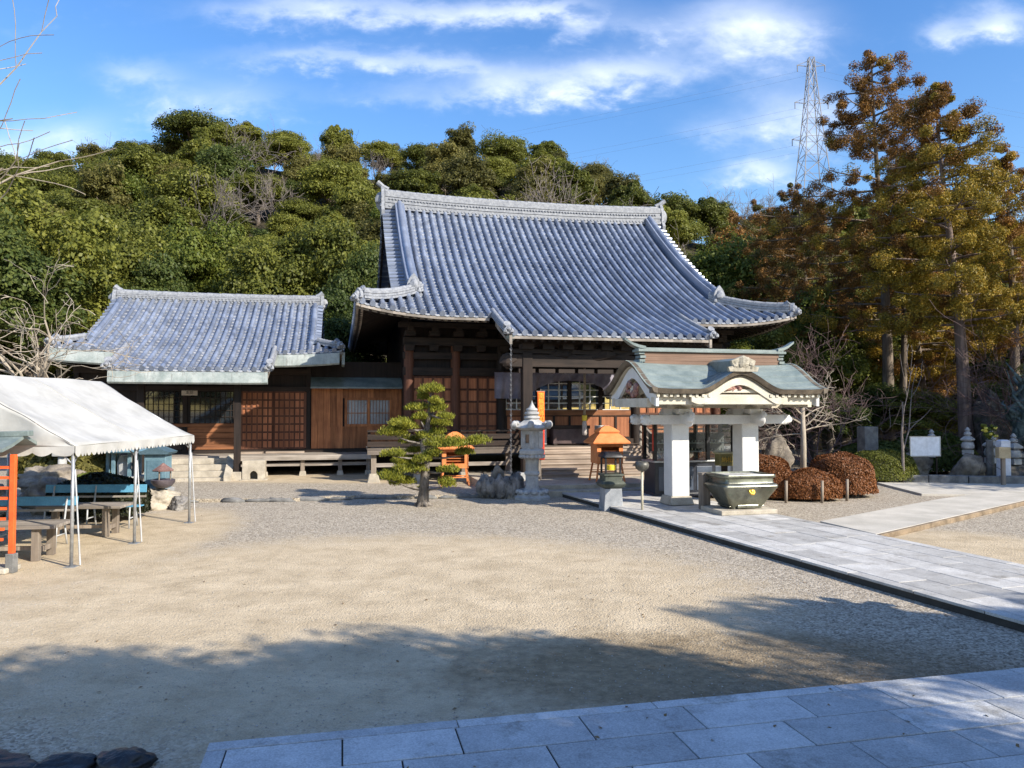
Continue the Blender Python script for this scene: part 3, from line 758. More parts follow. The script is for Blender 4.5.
for x0, x1 in ((-6.8, -5.4), (-5.4, -3.95), (-3.95, -2.5), (2.5, 3.95), (3.95, 5.4), (5.4, 6.8)): m.b2(x0 + .08, x1 - .08, -7.34, -7.29, .55, .67)
m.build('deck_tie_rail', W_GREY, hall)
# porch
for x in (-2.45, 2.45):
    m = MB(); m.b2(x - .15, x + .15, -9.75, -9.45, .5, 4.05); p = m.build('porch_post', W_DARK, hall, bevel=.02)
    m = MB(); m.box((x, -9.6, .4), (.55, .55, .22), taper=.85); m.build('footing_stone', STONE, p, bevel=.02)
m = MB()
m.b2(-3.0, 3.0, -9.72, -9.48, 3.62, 3.98); m.b2(-2.9, 2.9, -9.7, -9.5, 4.02, 4.14)
for i in range(9): x = -2.45 + 4.9 * i / 8; m.box((x, -9.6, 4.22), (.34, .5, .16)); m.box((x, -9.6, 3.5), (.5, .14, .12))
for sx in (-1, 1):
    m.blob((sx * 2.95, -9.6, 3.8), (.3, .16, .2), 2, .3, 12, 8)
    m.bar((sx * 2.45, -9.5, 3.7), (sx * 2.45, -6.1, 4.05), .2, .3)
m.blob((0, -9.62, 4.0), (.75, .16, .22), 6, .4, 16, 8); m.blob((-1.3, -9.62, 4.02), (.4, .14, .16), 8, .4, 14, 8); m.blob((1.3, -9.62, 4.02), (.4, .14, .16), 9, .4, 14, 8)
m.build('porch_beam', W_DARKX, hall)
# stairs, platform
st = MB(); ns = 6
for i in range(ns):
    z1 = .29 + (FL - .29) * (i + 1) / ns - .02; y0 = -9.35 + 1.85 * i / ns
    st.b2(-2.0, 2.0, y0, y0 + .36, z1 - .055, z1); st.b2(-1.97, 1.97, y0 + .03, y0 + .055, z1 - .16, z1 - .056)
st.build('wooden_stairs', W_STEP, hall, bevel=.006)
for sx in (-2.04, 2.04):
    m = MB(); m.ext([(sx - .05, -9.4, .29), (sx - .05, -7.5, .29), (sx - .05, -7.5, FL - .01), (sx - .05, -7.62, FL - .01)], (.1, 0, 0)); m.build('stair_stringer', W_GREY, hall)
    m = MB()
    m.tube([(sx, -9.5, .29), (sx, -9.5, 1.12)], .055, 8); m.lathe([(.03, 1.12), (.07, 1.17), (.075, 1.23), (.03, 1.3), (.0, 1.34)], 10, (sx, -9.5, 0))
    m.tube([(sx, -7.45, FL), (sx, -7.45, 1.98)], .055, 8); m.lathe([(.03, 1.98), (.07, 2.03), (.075, 2.09), (.03, 2.16), (.0, 2.2)], 10, (sx, -7.45, 0))
    m.bar((sx, -9.5, 1.05), (sx, -7.45, 1.92), .07, .08); m.bar((sx, -9.5, .78), (sx, -7.45, 1.65), .05, .06); m.bar((sx, -9.5, .55), (sx, -7.45, 1.4), .05, .06)
    for i in range(4): y = -9.2 + .45 * i; zb = .36 + (y + 9.5) / 2.05 * .87; m.bar((sx, y, zb - .02), (sx, y, zb + .68), .04, .04)
    m.build('stair_railing', W_GREY, hall)
m = MB(); m.b2(-3.9, 3.9, -11.35, -6.2, -.05, .29); m.build('stone_platform', STONE_T, hall, bevel=.015)
m = MB()
for i in range(6): x = -3.6 + 7.2 * i / 6; m.b2(x + .006, x + 1.194, -11.72, -11.36, -.05, .175)
m.build('platform_step', STONE_T, hall, bevel=.012)
# rain chain at the porch corner
chain = thing('rain_chain', 'long rain chain hanging from the corner of the hall porch eave', 'rain chain', (-.03, 21.45, 0))
m = MB(); z = 4.36; k = 0
while z > .42:
    if k % 2: m.tube([(0.024 * math.cos(t * PI / 4), 0, z - .05 + .048 * math.sin(t * PI / 4)) for t in range(9)], .008, 5)
    else: m.tube([(0, .024 * math.cos(t * PI / 4), z - .05 + .048 * math.sin(t * PI / 4)) for t in range(9)], .008, 5)
    z -= .072; k += 1
m.build('chain_links', STEEL_D, chain)
m = MB(); m.lathe([(.16, 4.46), (.12, 4.38), (.05, 4.32), (.03, 4.28)], 12); m.build('drain_cup', COPPER, chain)

# swag curtain
cur = thing('curtain', 'purple-grey temple curtain tied up in swags over the hall entrance', 'curtain', hall.location, HA)
m = MB()
def cf(a, b):
    x = -2.75 + 5.5 * a
    arch = 2.72 + .62 * max(0, 1 - (abs(x + .05) / 1.55) ** 2.4) ** .8
    top = 3.62 - .0
    z = top + (arch - top) * b
    y = BY - .34 + .045 * math.sin(x * 21 + b * 2) * (.3 + b) + .05 * math.sin(x * 7 + b * 5) * b - .08 * b * (1 - b)
    return (x, y, z)
m.grid(cf, 110, 12); m.build('draped_cloth', CLOTH, cur, smooth=True)
m = MB(); m.tube([(-2.8, BY - .34, 3.63), (2.8, BY - .34, 3.63)], .025, 8); m.build('curtain_rod', W_DARKX, cur)
# bell rope
rope = thing('bell_rope', 'thick hanging bell rope with a yellow ring before the glazed doors', 'bell rope', hall.matrix_basis @ Vector((.12, -7.3, 0)))
m = MB(); m.tube([(0, 0, 4.3), (.01, 0, 3.2), (0, .01, 2.15)], [.035, .04, .045], 8); m.build('braided_rope', noisy('hemp_rope', (.22, .18, .13), (.4, .34, .26), 30, .9, .6, 60, stretch=(1, 1, .4)), rope, smooth=True)
m = MB(); m.lathe([(.05, 2.16), (.085, 2.15), (.085, 1.98), (.05, 1.97)], 12); m.build('yellow_ring', YELLOW, rope, angle=40)
m = MB(); m.lathe([(.05, 1.97), (.075, 1.9), (.085, 1.6), (.07, 1.5), (.03, 1.49)], 12); m.build('rope_tassel', noisy('pale_rope', (.35, .30, .27), (.55, .5, .46), 30, .9, .5, 60, stretch=(1, 1, .2)), rope, smooth=True)
# offering box and side cabinets on deck
ob = thing('offering_box', 'dark wooden offering box with slatted top at the head of the hall stairs', 'offering box', hall.matrix_basis @ Vector((-.25, -6.75, FL)), HA)
m = MB(); m.box((0, 0, .3), (1.25, .5, .5)); m.build('box_body', noisy('plum_brown_lacquer', (.06, .04, .04), (.12, .08, .075), 3, .5, .1, 30), ob, bevel=.01)
m = MB()
for i in range(11): m.box((-.55 + .11 * i, 0, .6), (.05, .44, .05))
m.b2(-.66, .66, -.28, -.22, .55, .66); m.b2(-.66, .66, .22, .28, .55, .66); m.build('slatted_top', W_DARKX, ob)
m = MB()
for x in (-.55, .55): m.box((x, 0, .03), (.12, .52, .06))
m.build('runner', W_DARKX, ob)
def white_cab(x, label):
    c = thing('white_cabinet', label, 'cabinet', hall.matrix_basis @ Vector((x, -6.7, FL)), HA)
    m = MB(); m.box((0, 0, .34), (.42, .36, .62)); m.build('cabinet_body', plain('off_white_panel', (.5, .5, .48), .5), c, bevel=.01)
    m = MB(); m.box((0, -.185, .36), (.34, .015, .5)); d = m.build('cabinet_door', plain('pale_grey_panel', (.62, .63, .62), .5), c)
    m = MB(); m.box((.1, -.2, .38), (.03, .02, .06)); m.build('handle', IRON, d)
    m = MB(); m.box((0, 0, .015), (.44, .38, .03)); m.build('plinth', W_DARKX, c)
    return c
white_cab(-1.28, 'small white cabinet beside the stone lantern finial, on the hall deck')
wc2 = white_cab(.95, 'small white cabinet with blue marks behind the orange stand roof, on the hall deck')
m = MB()
for x, z in ((-.1, .5), (.02, .42), (.1, .52)): m.box((x, -.196, z), (.06, .008, .07))
m.build('blue_marks', plain('teal_print', (.05, .2, .25), .5), wc2)
# orange banner
ban = thing('banner', 'narrow orange vertical banner with yellow characters beside the hall stairs', 'banner', hall.matrix_basis @ Vector((-2.08, -9.86, 0)), HA)
m = MB(); m.grid(lambda a, b: (-.11 + .22 * a, -.012 * math.sin(b * 9 + a * 3), .88 + 2.0 * b), 6, 24)
bc = m.build('banner_cloth', ORCLOTH, ban, smooth=True)
so = bc.modifiers.new('thickness', 'SOLIDIFY'); so.thickness = .006
m = MB(); m.tube([(0, .03, .3), (0, .03, 2.95)], .014, 6); m.tube([(-.13, .02, 2.89), (.13, .02, 2.89)], .012, 6); m.build('banner_pole', W_POST, ban)
m = MB(); m.grid(lambda a, b: (-.105 + .21 * a, -.02 - .012 * math.sin(b * 9 * .45 + a * 3), .88 + .9 * b), 6, 12); 
rb = m.build('red_lower_cloth', REDCLOTH, ban, smooth=True); so = rb.modifiers.new('thickness', 'SOLIDIFY'); so.thickness = .005
def text(name, body, size, mat_, parent, loc, rot, sx=1.0, extrude=.003, spacing=1.0):
    cu = bpy.data.curves.new(name, 'FONT'); cu.body = body; cu.size = size; cu.align_x = 'CENTER'; cu.align_y = 'CENTER'; cu.extrude = extrude; cu.space_line = spacing
    cu.materials.append(mat_)
    t_ = bpy.data.objects.new(name, cu); COL.objects.link(t_); bpy.context.view_layer.update()
    me = bpy.data.meshes.new_from_object(t_.evaluated_get(bpy.context.evaluated_depsgraph_get())); bpy.data.objects.remove(t_)
    o = bpy.data.objects.new(name, me); COL.objects.link(o); o.parent = parent; o.location = loc; o.rotation_euler = rot; o.scale = (sx, 1, 1)
    return o
text('banner_characters', "南\n無\n薬\n師\n如\n来", .185, plain('yellow_print', (.85, .5, .06), .7), bc, (0, -.022, 2.32), (R(90), 0, 0), 1.0, .002, .92)

# ================================================================== left hall
lh = thing('side_hall', 'lower wooden side hall with blue-grey tiled roof and copper gutters', 'temple hall', (-11.36, 29.25, 0), HA)
zf_l, face_l = tile_roof(lh, 4.62, 4.5, 3.85, .85, 4.25, .40, .027, 2.3, 1.8, col=.27, lift=.15, ridge_top=.42, kudari=False, gableoff=.3, rcurve=.04)
def gutter(parent, S, u0, u1, t, top, bot, n=10):
    m = MB(); prof = [(0, top), (-.10, top - .03), (-.13, bot + .05), (-.08, bot), (.03, bot)]
    lo = []
    for i in range(n + 1):
        u = u0 + (u1 - u0) * i / n; lo.append([S(u, t, 0) + Vector((0, dy, dz)) for dy, dz in prof])
    m.loops(lo); return m.build('copper_gutter', COPPER_W, parent, angle=40)
S, _, _ = face_l('f')
gutter(lh, S, -2.3, 2.3, -1.76, -.07, -.46); gutter(lh, S, -4.5, -2.36, .04, -.07, -.50, 6); gutter(lh, S, 2.36, 4.5, .04, -.07, -.50, 6)
Sr, _, _ = face_l('r'); Sl_, _, _ = face_l('l')
for SS, sx in ((Sr, 1), (Sl_, -1)):
    m = MB(); m.ext([SS(-4.4, .04, -.07), SS(4.4, .04, -.07), SS(4.4, .04, -.5), SS(-4.4, .04, -.5)], (sx * .1, 0, 0)); m.build('copper_gutter', COPPER_W, lh)
DZ = .80; WY = -2.9
# walls
m = MB(); m.b2(-4.3, 7.4, WY + .1, WY + .2, .3, 4.1); m.b2(-4.3, -4.2, WY + .1, 3.0, .3, 4.2); m.b2(3.9, 4.0, WY + .1, 3.0, 3.2, 4.2); m.b2(-4.3, 4, 2.9, 3.0, .3, 4.2); m.b2(-4.2, 7.3, WY + .2, 2.9, .55, .66)
m.b2(7.3, 7.4, WY + .1, 1.5, .3, 3.6)
m.build('wall', W_DARK, lh)
for x in (-4.2, -2.2, -.75, 1.0, 3.42):
    m = MB(); m.b2(x - .075, x + .075, WY - .05, WY + .12, DZ, 3.95); m.build('column', W_DARK, lh, bevel=.01)
m = MB(); m.b2(-4.3, 3.5, WY - .07, WY + .08, 3.0, 3.16); m.b2(-4.3, 7.4, WY - .06, WY + .08, DZ + .01, DZ + .12); m.b2(-4.3, 3.5, WY - .065, WY + .08, 3.6, 3.8); m.build('tie_beam', W_DARKX, lh)
# glazed lattice windows and lower panels
m = MB(); m.b2(-2.12, .92, WY + .02, WY + .04, 1.86, 2.98); gl = m.build('window_glass', GLASS, lh)
m = MB()
for i in range(19): x = -2.12 + 3.04 * i / 18; m.b2(x - .011, x + .011, WY - .01, WY + .015, 1.86, 2.98)
for j in range(6): z = 1.86 + 1.12 * j / 5; m.b2(-2.12, .92, WY - .008, WY + .013, z - .011, z + .011)
for x in (-2.08, -.62, .88): m.b2(x - .04, x + .04, WY - .03, WY + .018, 1.84, 3.0)
m.build('window_lattice', W_DARK, gl)
m = MB(); m.b2(-2.12, .92, WY - .06, WY + .05, 1.74, 1.85); m.build('window_sill', W_REDX, lh)
m = MB()
for j in range(4): m.b2(-.66, .92, WY - .02 - .004 * (j % 2), WY + .05, DZ + .14 + .2 * j, DZ + .325 + .2 * j)
m.build('boarded_panel', W_REDX, lh)
m = MB(); m.b2(-2.12, -.84, WY - .02, WY + .05, DZ + .14, 1.73); m.build('boarded_panel', noisy('dark_brown_board', (.035, .022, .018), (.06, .038, .03), 3), lh)
text('name_plate_characters', '本坊', .13, plain('black_ink', (.03, .03, .03)), gl, (-.6, WY - .075, 2.93), (R(90), 0, 0))
m = MB(); m.b2(-.86, -.34, WY - .07, WY - .035, 2.84, 3.02); m.build('name_plate', plain('pale_board', (.55, .48, .4), .7), gl)
# two lattice doors
for x0, x1 in ((1.12, 2.2), (2.22, 3.3)):
    m = MB(); m.mat(0)
    for i in range(7): x = x0 + (x1 - x0) * i / 6; w = .045 if i in (0, 6) else .022; m.b2(x - w, x + w, WY - .06, WY, DZ + .16, 2.97)
    for j in range(8): z = DZ + .16 + (2.81 - DZ) * j / 7; m.b2(x0, x1, WY - .055, WY, z - .028, z + .028)
    m.mat(1)
    for i in range(6):
        xa = x0 + (x1 - x0) * i / 6; m.b2(xa + .012, xa + (x1 - x0) / 6 - .012, WY - .02, WY + .02, DZ + .16, 2.97)
    m.build('lattice_door', [W_FRAME, W_PANEL], lh)
# corridor bay with plank wall, window and copper lean-to
m = MB(); nb = 17; rnd = random.Random(8)
for i in range(nb):
    x = 3.52 + (7.3 - 3.52) * i / nb; w = (7.3 - 3.52) / nb
    if 4.68 < x + w / 2 < 6.42:
        m.b2(x + .004, x + w - .004, WY - .02 - rnd.uniform(0, .012), WY + .05, DZ + .13, 1.72); m.b2(x + .004, x + w - .004, WY - .02 - rnd.uniform(0, .012), WY + .05, 2.76, 3.3)
    else: m.b2(x + .004, x + w - .004, WY - .02 - rnd.uniform(0, .012), WY + .05, DZ + .13, 3.3)
    if rnd.random() < .6: m.b2(x + w - .02, x + w + .02, WY - .045, WY - .033, DZ + .13, 1.70)
m.build('plank_wall', W_RED, lh)
m = MB(); m.b2(4.78, 6.34, WY + .02, WY + .04, 1.80, 2.70); wp = m.build('window', PAPER, lh)
m = MB()
for x0, x1, z0, z1 in ((4.70, 4.80, 1.72, 2.78), (6.32, 6.42, 1.72, 2.78), (5.52, 5.60, 1.80, 2.70)): m.b2(x0, x1, WY - .05, WY + .05, z0, z1)
for z0, z1 in ((1.72, 1.81), (2.69, 2.78)): m.b2(4.70, 6.42, WY - .052, WY + .05, z0, z1)
for i in range(14): x = 4.84 + 1.44 * i / 13; m.b2(x - .008, x + .008, WY - .012, WY + .012, 1.81, 2.69)
m.b2(4.8, 6.32, WY - .014, WY + .010, 2.2, 2.225)
m.build('window_frame', W_RED, wp)
m = MB(); lo = []
for k in range(9):
    t = k / 8; y = -2.1 - 1.25 * t; z = 3.80 - .42 * t - .22 * t ** 3
    lo.append([(3.5, y, z), (7.55, y, z), (7.55, y, z - .06), (3.5, y, z - .06)])
m.loops(lo); 
for i in range(12): x = 3.5 + 4.05 * i / 11; m.bar((x, -2.15, 3.805), (x, -2.75, 3.60), .03, .02)
m.build('copper_lean_to', COPPER, lh, angle=40)
# deck
m = MB()
for i in range(5): y = WY - .02 - .31 * i; m.b2(-4.2, 5.6, y - .305, y - .005, DZ - .06, DZ)
m.b2(5.62, 7.3, -4.0, -3.0, DZ + .06, DZ + .13)
m.b2(-4.2, 5.6, -4.55, -4.48, DZ - .17, DZ + .005)
m.build('deck', W_GREY, lh)
m = MB(); m.b2(1.05, 1.9, -3.6, -3.1, DZ + .005, DZ + .06); m.b2(2.0, 3.3, -3.4, -3.05, DZ + .005, DZ + .06); m.build('threshold_board', W_STEP, lh)
for x in (-4.0, -2.6, 2.05, 3.3, 4.55, 5.5):
    m = MB(); m.b2(x - .065, x + .065, -4.42, -4.28, .22, DZ - .06); p = m.build('deck_post', W_POST, lh)
    m = MB(); m.box((x, -4.35, .15), (.24, .24, .18), taper=.8); m.build('footing_stone', STONE_T, p, bevel=.015)
m = MB(); m.b2(-4.0, -1.3, -4.38, -4.33, .42, .53); m.b2(1.3, 5.5, -4.38, -4.33, .42, .53); m.build('deck_tie_rail', W_GREY, lh)
m = MB()
for i in range(4): m.b2(-1.15, .95, -5.75 + .31 * i, -4.6, .0 if i == 0 else DZ * .235 * i, DZ * .235 * (i + 1))
m.build('stone_steps', STONE_T, lh, bevel=.012)
m = MB(); m.ext([(.96, -5.9, .0), (.96, -4.6, 0), (.96, -4.6, .86), (.96, -4.9, .86), (.96, -5.9, .25)], (.24, 0, 0)); m.build('step_cheek', STONE_T, lh, bevel=.015); m = MB(); m.ext([(-1.42, -5.9, .0), (-1.42, -4.6, 0), (-1.42, -4.6, .86), (-1.42, -4.9, .86), (-1.42, -5.9, .25)], (.24, 0, 0)); m.build('step_cheek', STONE_T, lh, bevel=.015)
for x in (-1.55, 1.32):
    m = MB(); m.b2(x - .10, x + .10, -5.63, -5.43, .35, 3.55); p = m.build('porch_post', W_DARK, lh, bevel=.012)
    m = MB(); m.b2(x - .16, x + .16, -5.75, -5.35, 0, .36); m.build('footing_stone', STONE_T, p, bevel=.02)
m = MB(); m.b2(-2.2, 2.2, -5.62, -5.44, 3.2, 3.44)
for x in (-1.55, 1.32): m.bar((x, -5.5, 3.25), (x, -2.9, 3.55), .14, .2)
m.build('porch_beam', W_DARKX, lh)
ab = thing('stone_block', 'low tan stone block with an arched hole beside the side hall steps', 'stone block', lh.matrix_basis @ Vector((1.85, -5.55, 0)), HA)
m = MB(); prof = [(-.35, 0), (-.12, 0), (-.12, .16), (-.07, .24), (0, .27), (.07, .24), (.12, .16), (.12, 0), (.35, 0), (.35, .6), (-.35, .6)]
m.ext([(x, -.22, z + .12) for x, z in prof], (0, .44, 0)); m.build('block', STONE_T, ab, bevel=.012)
m = MB(); m.b2(-.42, .42, -.28, .28, 0, .12); m.build('plinth', STONE_T, ab, bevel=.012)
m = MB(); m.b2(-.34, .34, .12, .21, .125, .7); m.build('back_slab', STONE_D, ab)
# ================================================================== white pavilion with copper roof
PAV_A = R(14)
pav = thing('pavilion', 'white two-pillared pavilion with curved green copper roof at the end of the stone path', 'pavilion', (4.80, 18.1, .12), PAV_A)
def sm(t): t = max(0, min(1, t)); return t * t * (3 - 2 * t)
PL, PV = 2.2, 1.45
def pav_z(u, v):
    s = abs(v) / PV
    z = 3.33 - .66 * (sm(s) * .85 + .15 * s)
    z += .06 * (abs(u) / PL) ** 3
    if v < .2:
        zb = 2.70 + .43 * (1 - sm(abs(u) / 1.05)) - .0 * v
        k = sm((.2 - v) / .4)
        z = max(z, zb * k + z * (1 - k)) if zb > z else z
    return z
top = MB()
NU, NVv = 64, 36
top.grid(lambda a, b: ((-PL + 2 * PL * a), (-PV + 2 * PV * b), pav_z(-PL + 2 * PL * a, -PV + 2 * PV * b)), NU, NVv)
seam = top
for j in range(1, 12):
    v = -PV + 2 * PV * j / 12
    p = [(-PL + 2 * PL * i / 40, v, pav_z(-PL + 2 * PL * i / 40, v) + .002) for i in range(41)]
    for i in range(40): seam.bar(p[i], p[i + 1], .014, .012)
top.build('copper_roof', COPPER, pav, angle=60)
edge = MB(); 
def edge_strip(pts, d, h0=.0, h1=.105, ins=.14):
    n = len(pts); lo = []
    for p in pts:
        p = Vector(p); i_ = Vector(d) * ins
        lo.append([p + Vector((0, 0, -.003)), p + Vector((0, 0, -h1)) + i_ * .35, p + i_ + Vector((0, 0, -h1 - .02)), p + i_ * 1.0 + Vector((0, 0, -.003))])
    edge.loops(lo)
ux = [-PL + 2 * PL * i / 64 for i in range(65)]; vx = [-PV + 2 * PV * i / 36 for i in range(37)]
edge_strip([(u, -PV, pav_z(u, -PV)) for u in ux], (0, 1, 0)); edge_strip([(u, PV, pav_z(u, PV)) for u in ux], (0, -1, 0))
edge_strip([(-PL, v, pav_z(-PL, v)) for v in vx], (1, 0, 0)); edge_strip([(PL, v, pav_z(PL, v)) for v in vx], (-1, 0, 0))
edge.build('roof_edge', noisy('dark_bronze_edge', (.07, .055, .04), (.15, .12, .085), 5, .6, .15, 30), pav)
und = MB(); und.grid(lambda a, b: ((-PL + .1 + 2 * (PL - .1) * a), (-PV + .1 + 2 * (PV - .1) * b), pav_z(-PL + .1 + 2 * (PL - .1) * a, -PV + .1 + 2 * (PV - .1) * b) - .13), 40, 24, flip=True)
for i in range(20):
    u = -2.0 + 4.0 * i / 19
    if abs(u) < 1.05:
        und.bar((u, .2, pav_z(u, .3) - .22), (u, PV - .12, pav_z(u, PV - .12) - .17), .06, .07)
    else:
        for sg in (-1, 1): und.bar((u, sg * .2, pav_z(u, sg * .3) - .25), (u, sg * (PV - .12), pav_z(u, sg * (PV - .12)) - .17), .06, .07)
und.build('ceiling', CREAM, pav)
# ridge
RZ = 3.30
rd = MB(); rd.mat(0); rd.b2(-1.78, 1.78, -.13, .13, RZ - .05, RZ + .30)
for z in (.1, .2): rd.mat(0); rd.b2(-1.79, 1.79, -.138, .138, RZ + z - .006, RZ + z + .006)
rd.mat(1); rd.b2(-1.95, 1.95, -.19, .19, RZ + .301, RZ + .36); rd.b2(-1.92, 1.92, -.12, .12, RZ + .36, RZ + .40)
rdo = rd.build('roof_ridge', [TERRA, COPPER], pav, bevel=.008)
for sg in (-1, 1):
    m = MB()
    m.loops([[(sg * (1.75 + d), y, RZ + z) for y, z in ((-w, .36 + up), (w, .36 + up), (w, .36 + up + h), (-w, .36 + up + h))] for d, up, w, h in ((0, 0, .16, .07), (.15, .03, .14, .07), (.3, .09, .11, .06), (.5, .22, .07, .05))])
    for k in range(4): m.box((sg * (1.82 + .025 * (k % 2)), 0, RZ - .0 + .09 * k), (.14, .36 - .03 * k, .06))
    m.blob((sg * 1.9, 0, RZ + .02), (.1, .2, .1), 4, .3, 10, 6)
    m.build('ridge_horn', COPPER, rdo, bevel=.006)
fr = MB(); fr.mat(0)
lo = []
for k in range(7):
    v = -PV + .02 + (PV - .1) * k / 6; lo.append([(-.13, v, 3.10), (.13, v, 3.17), (.12, v, 3.34 + .03 * k / 6), (.0, v, 3.40 + .03 * k / 6), (-.12, v, 3.34 + .03 * k / 6)])
fr.loops(lo); fro = fr.build('front_ridge', COPPER, pav, bevel=.008)
m = MB(); m.ext([(x, -PV - .03, 3.09 + z) for x, z in ((-.34, 0), (.34, 0), (.38, .1), (.26, .12), (.30, .24), (.15, .3), (0, .36), (-.15, .3), (-.30, .24), (-.26, .12), (-.38, .1))], (0, .09, 0))
m.blob((0, -PV - .03, 3.30), (.14, .05, .12), 2, .3, 10, 8); m.blob((-.2, -PV - .02, 3.24), (.08, .04, .07), 5, .3, 8, 6); m.blob((.2, -PV - .02, 3.24), (.08, .04, .07), 7, .3, 8, 6)
m.build('crest_plate', noisy('pale_cast_crest', (.22, .20, .15), (.42, .38, .30), 8, .6, .4, 20), fro, bevel=.006)
# timber frame
for x in (-.92, .92):
    m = MB(); m.b2(x - .225, x + .225, -.225, .225, .2, 2.3); p = m.build('pillar', WHITE, pav, bevel=.025)
    m = MB(); m.box((x, 0, .11), (.62, .62, .2), taper=.84); m.build('pillar_base', STONE_T, p, bevel=.02)
    for sg in (-1, 1):
        m = MB(); m.bar((x, sg * .2, 2.02), (x, sg * .62, 2.02), .16, .22); m.blob((x, sg * .66, 2.05), (.11, .16, .15), 3, .3, 12, 8); m.blob((x, sg * .78, 2.13), (.07, .09, .07), 5, .3, 8, 6)
        m.box((x, sg * .36, 2.2), (.3, .24, .12), taper=1.2)
        m.build('carved_bracket', WHITE, p, angle=45)
    m = MB()
    for z, s_ in ((2.31, .5), (2.42, .62)): m.box((x, 0, z), (s_, s_, .1), taper=1.15)
    m.bar((x, -1.25, 2.47), (x, 1.25, 2.47), .15, .16)
    for v in (-1.1, -.55, .55, 1.1): m.box((x, v, 2.58), (.24, .22, .09), taper=1.2); m.box((x, v, 2.36), (.16, .16, .08), taper=1.3)
    m.build('bracket_arm', CREAM, p)
m = MB(); m.b2(-1.75, 1.75, -.37, -.235, 1.90, 2.12); m.build('tie_beam', WHITE, pav, bevel=.012)
m = MB(); m.b2(-1.75, 1.75, .235, .37, 1.90, 2.12); m.build('tie_beam', WHITE, pav, bevel=.012)
for sx in (-1, 1):
    for y in (-.3, .3): m = MB(); m.blob((sx * 1.80, y, 2.0), (.16, .09, .12), 4, .35, 12, 8); m.blob((sx * 1.90, y, 2.05), (.07, .06, .06), 6, .3, 8, 6); m.build('beam_nose', WHITE, pav, smooth=True)
for v in (-1.15, 1.15):
    m = MB(); m.b2(-2.05, 2.05, v - .07, v + .07, 2.36, 2.52)
    for i in range(27):
        u = -2.0 + 4.0 * i / 26
        if v < 0 and abs(u) < .62: continue
        m.box((u, v * 1.08, 2.555), (.065, .22, .06))
    m.build('purlin', CREAM, pav)
m = MB(); m.b2(-2.05, 2.05, -.08, .08, 2.62, 2.80); m.b2(-1.9, 1.9, -.07, .07, 2.28, 2.44)
for u in (-1.5, -.5, .5, 1.5): m.box((u, 0, 2.56), (.3, .2, .1), taper=1.2)
m.build('ridge_purlin', CREAM, pav)
# front curved board with carved frog-leg ornament, end boards
m = MB()
def bump_board(v, d):
    up = [(u, pav_z(u, -PV) - .17) for u in [-1.2 + 2.4 * i / 24 for i in range(25)]]
    lo_ = [(u, z - .08 - .10 * max(0, 1 - (abs(u) - .9) ** 2 * 8 if abs(u) > .75 else .82)) for u, z in up]
    n = len(up)
    for i in range(n - 1): m.ext([(up[i][0], v, up[i][1]), (up[i + 1][0], v, up[i + 1][1]), (lo_[i + 1][0], v, lo_[i + 1][1]), (lo_[i][0], v, lo_[i][1])], (0, d, 0))
bump_board(-PV + .12, .07); m.build('curved_front_board', CREAM, pav)
m = MB(); m.b2(-.95, .95, -1.30, -1.18, 2.36, 2.58); m.b2(-.62, .62, -1.26, -1.16, 2.62, 2.70); fb = m.build('rainbow_beam', CREAM, pav, bevel=.01)
CARV = noisy('carved_plum_and_gold', (.17, .06, .08), (.42, .25, .17), 18, .6, .5, 30)
m = MB(); rnd = random.Random(4)
for i in range(14): m.blob((rnd.uniform(-.36, .36), -1.24 + rnd.uniform(-.03, .03), 2.74 + rnd.uniform(-.05, .09)), (rnd.uniform(.05, .11), .05, rnd.uniform(.04, .08)), i, .4, 8, 6)
m.build('flower_carving', CARV, fb, smooth=True)
for sx in (-1, 1):
    m = MB(); x = sx * (PL - .16)
    for i in range(36):
        v0, v1 = vx[i] * .9, vx[i + 1] * .9
        za, zb = pav_z(PL, vx[i]) - .16, pav_z(PL, vx[i + 1]) - .16; h = .25
        m.ext([(x, v0, za), (x, v1, zb), (x, v1, zb - h), (x, v0, za - h)], (-sx * .07, 0, 0))
    m.build('gable_board', WHITE, pav)
    m = MB(); m.b2(x - .05, x + .05, -.95, .95, 2.30, 2.50); gb = m.build('gable_beam', CREAM, pav)
    m = MB()
    for i in range(12): m.blob((x, rnd.uniform(-.28, .28), 2.66 + rnd.uniform(-.1, .2)), (.05, rnd.uniform(.06, .12), rnd.uniform(.05, .09)), i + 30, .4, 8, 6)
    m.build('flower_carving', CARV, gb, smooth=True)

# ================================================================== objects round the pavilion
# bronze incense burner
inc = thing('incense_burner', 'big boat-shaped bronze incense burner with gold crest on a stone slab', 'incense burner', (5.02, 16.55, .12), R(14))
def rr(hw, hd, z, r=.07, n=4):
    pts = []
    for cx, cy, a0 in ((hw - r, hd - r, 0), (-hw + r, hd - r, PI / 2), (-hw + r, -hd + r, PI), (hw - r, -hd + r, 1.5 * PI)):
        for k in range(n + 1): a = a0 + PI / 2 * k / n; pts.append((cx + r * math.cos(a), cy + r * math.sin(a), z))
    return pts
m = MB(); m.loops([rr(a, b, z) for a, b, z in ((.40, .28, .16), (.43, .30, .2), (.50, .36, .33), (.60, .44, .50), (.645, .475, .57), (.655, .485, .60), (.645, .475, .63), (.585, .43, .665), (.57, .42, .70), (.57, .42, .77))]); 
inb = m.build('burner_bowl', BRONZE, inc, angle=35)
m = MB(); m.loops([rr(a, b, z) for a, b, z in ((.57, .42, .768), (.605, .45, .782), (.61, .455, .79), (.61, .455, .835), (.60, .445, .85), (.545, .40, .85), (.54, .39, .79))]); m.build('burner_rim', BRONZE, inb, angle=35)
m = MB(); m.loops([rr(.55, .39, z) for z in (.80, .815)]); m.build('ash_bed', noisy('pale_ash', (.35, .34, .32), (.5, .49, .46), 12, .95, .5, 40), inb)
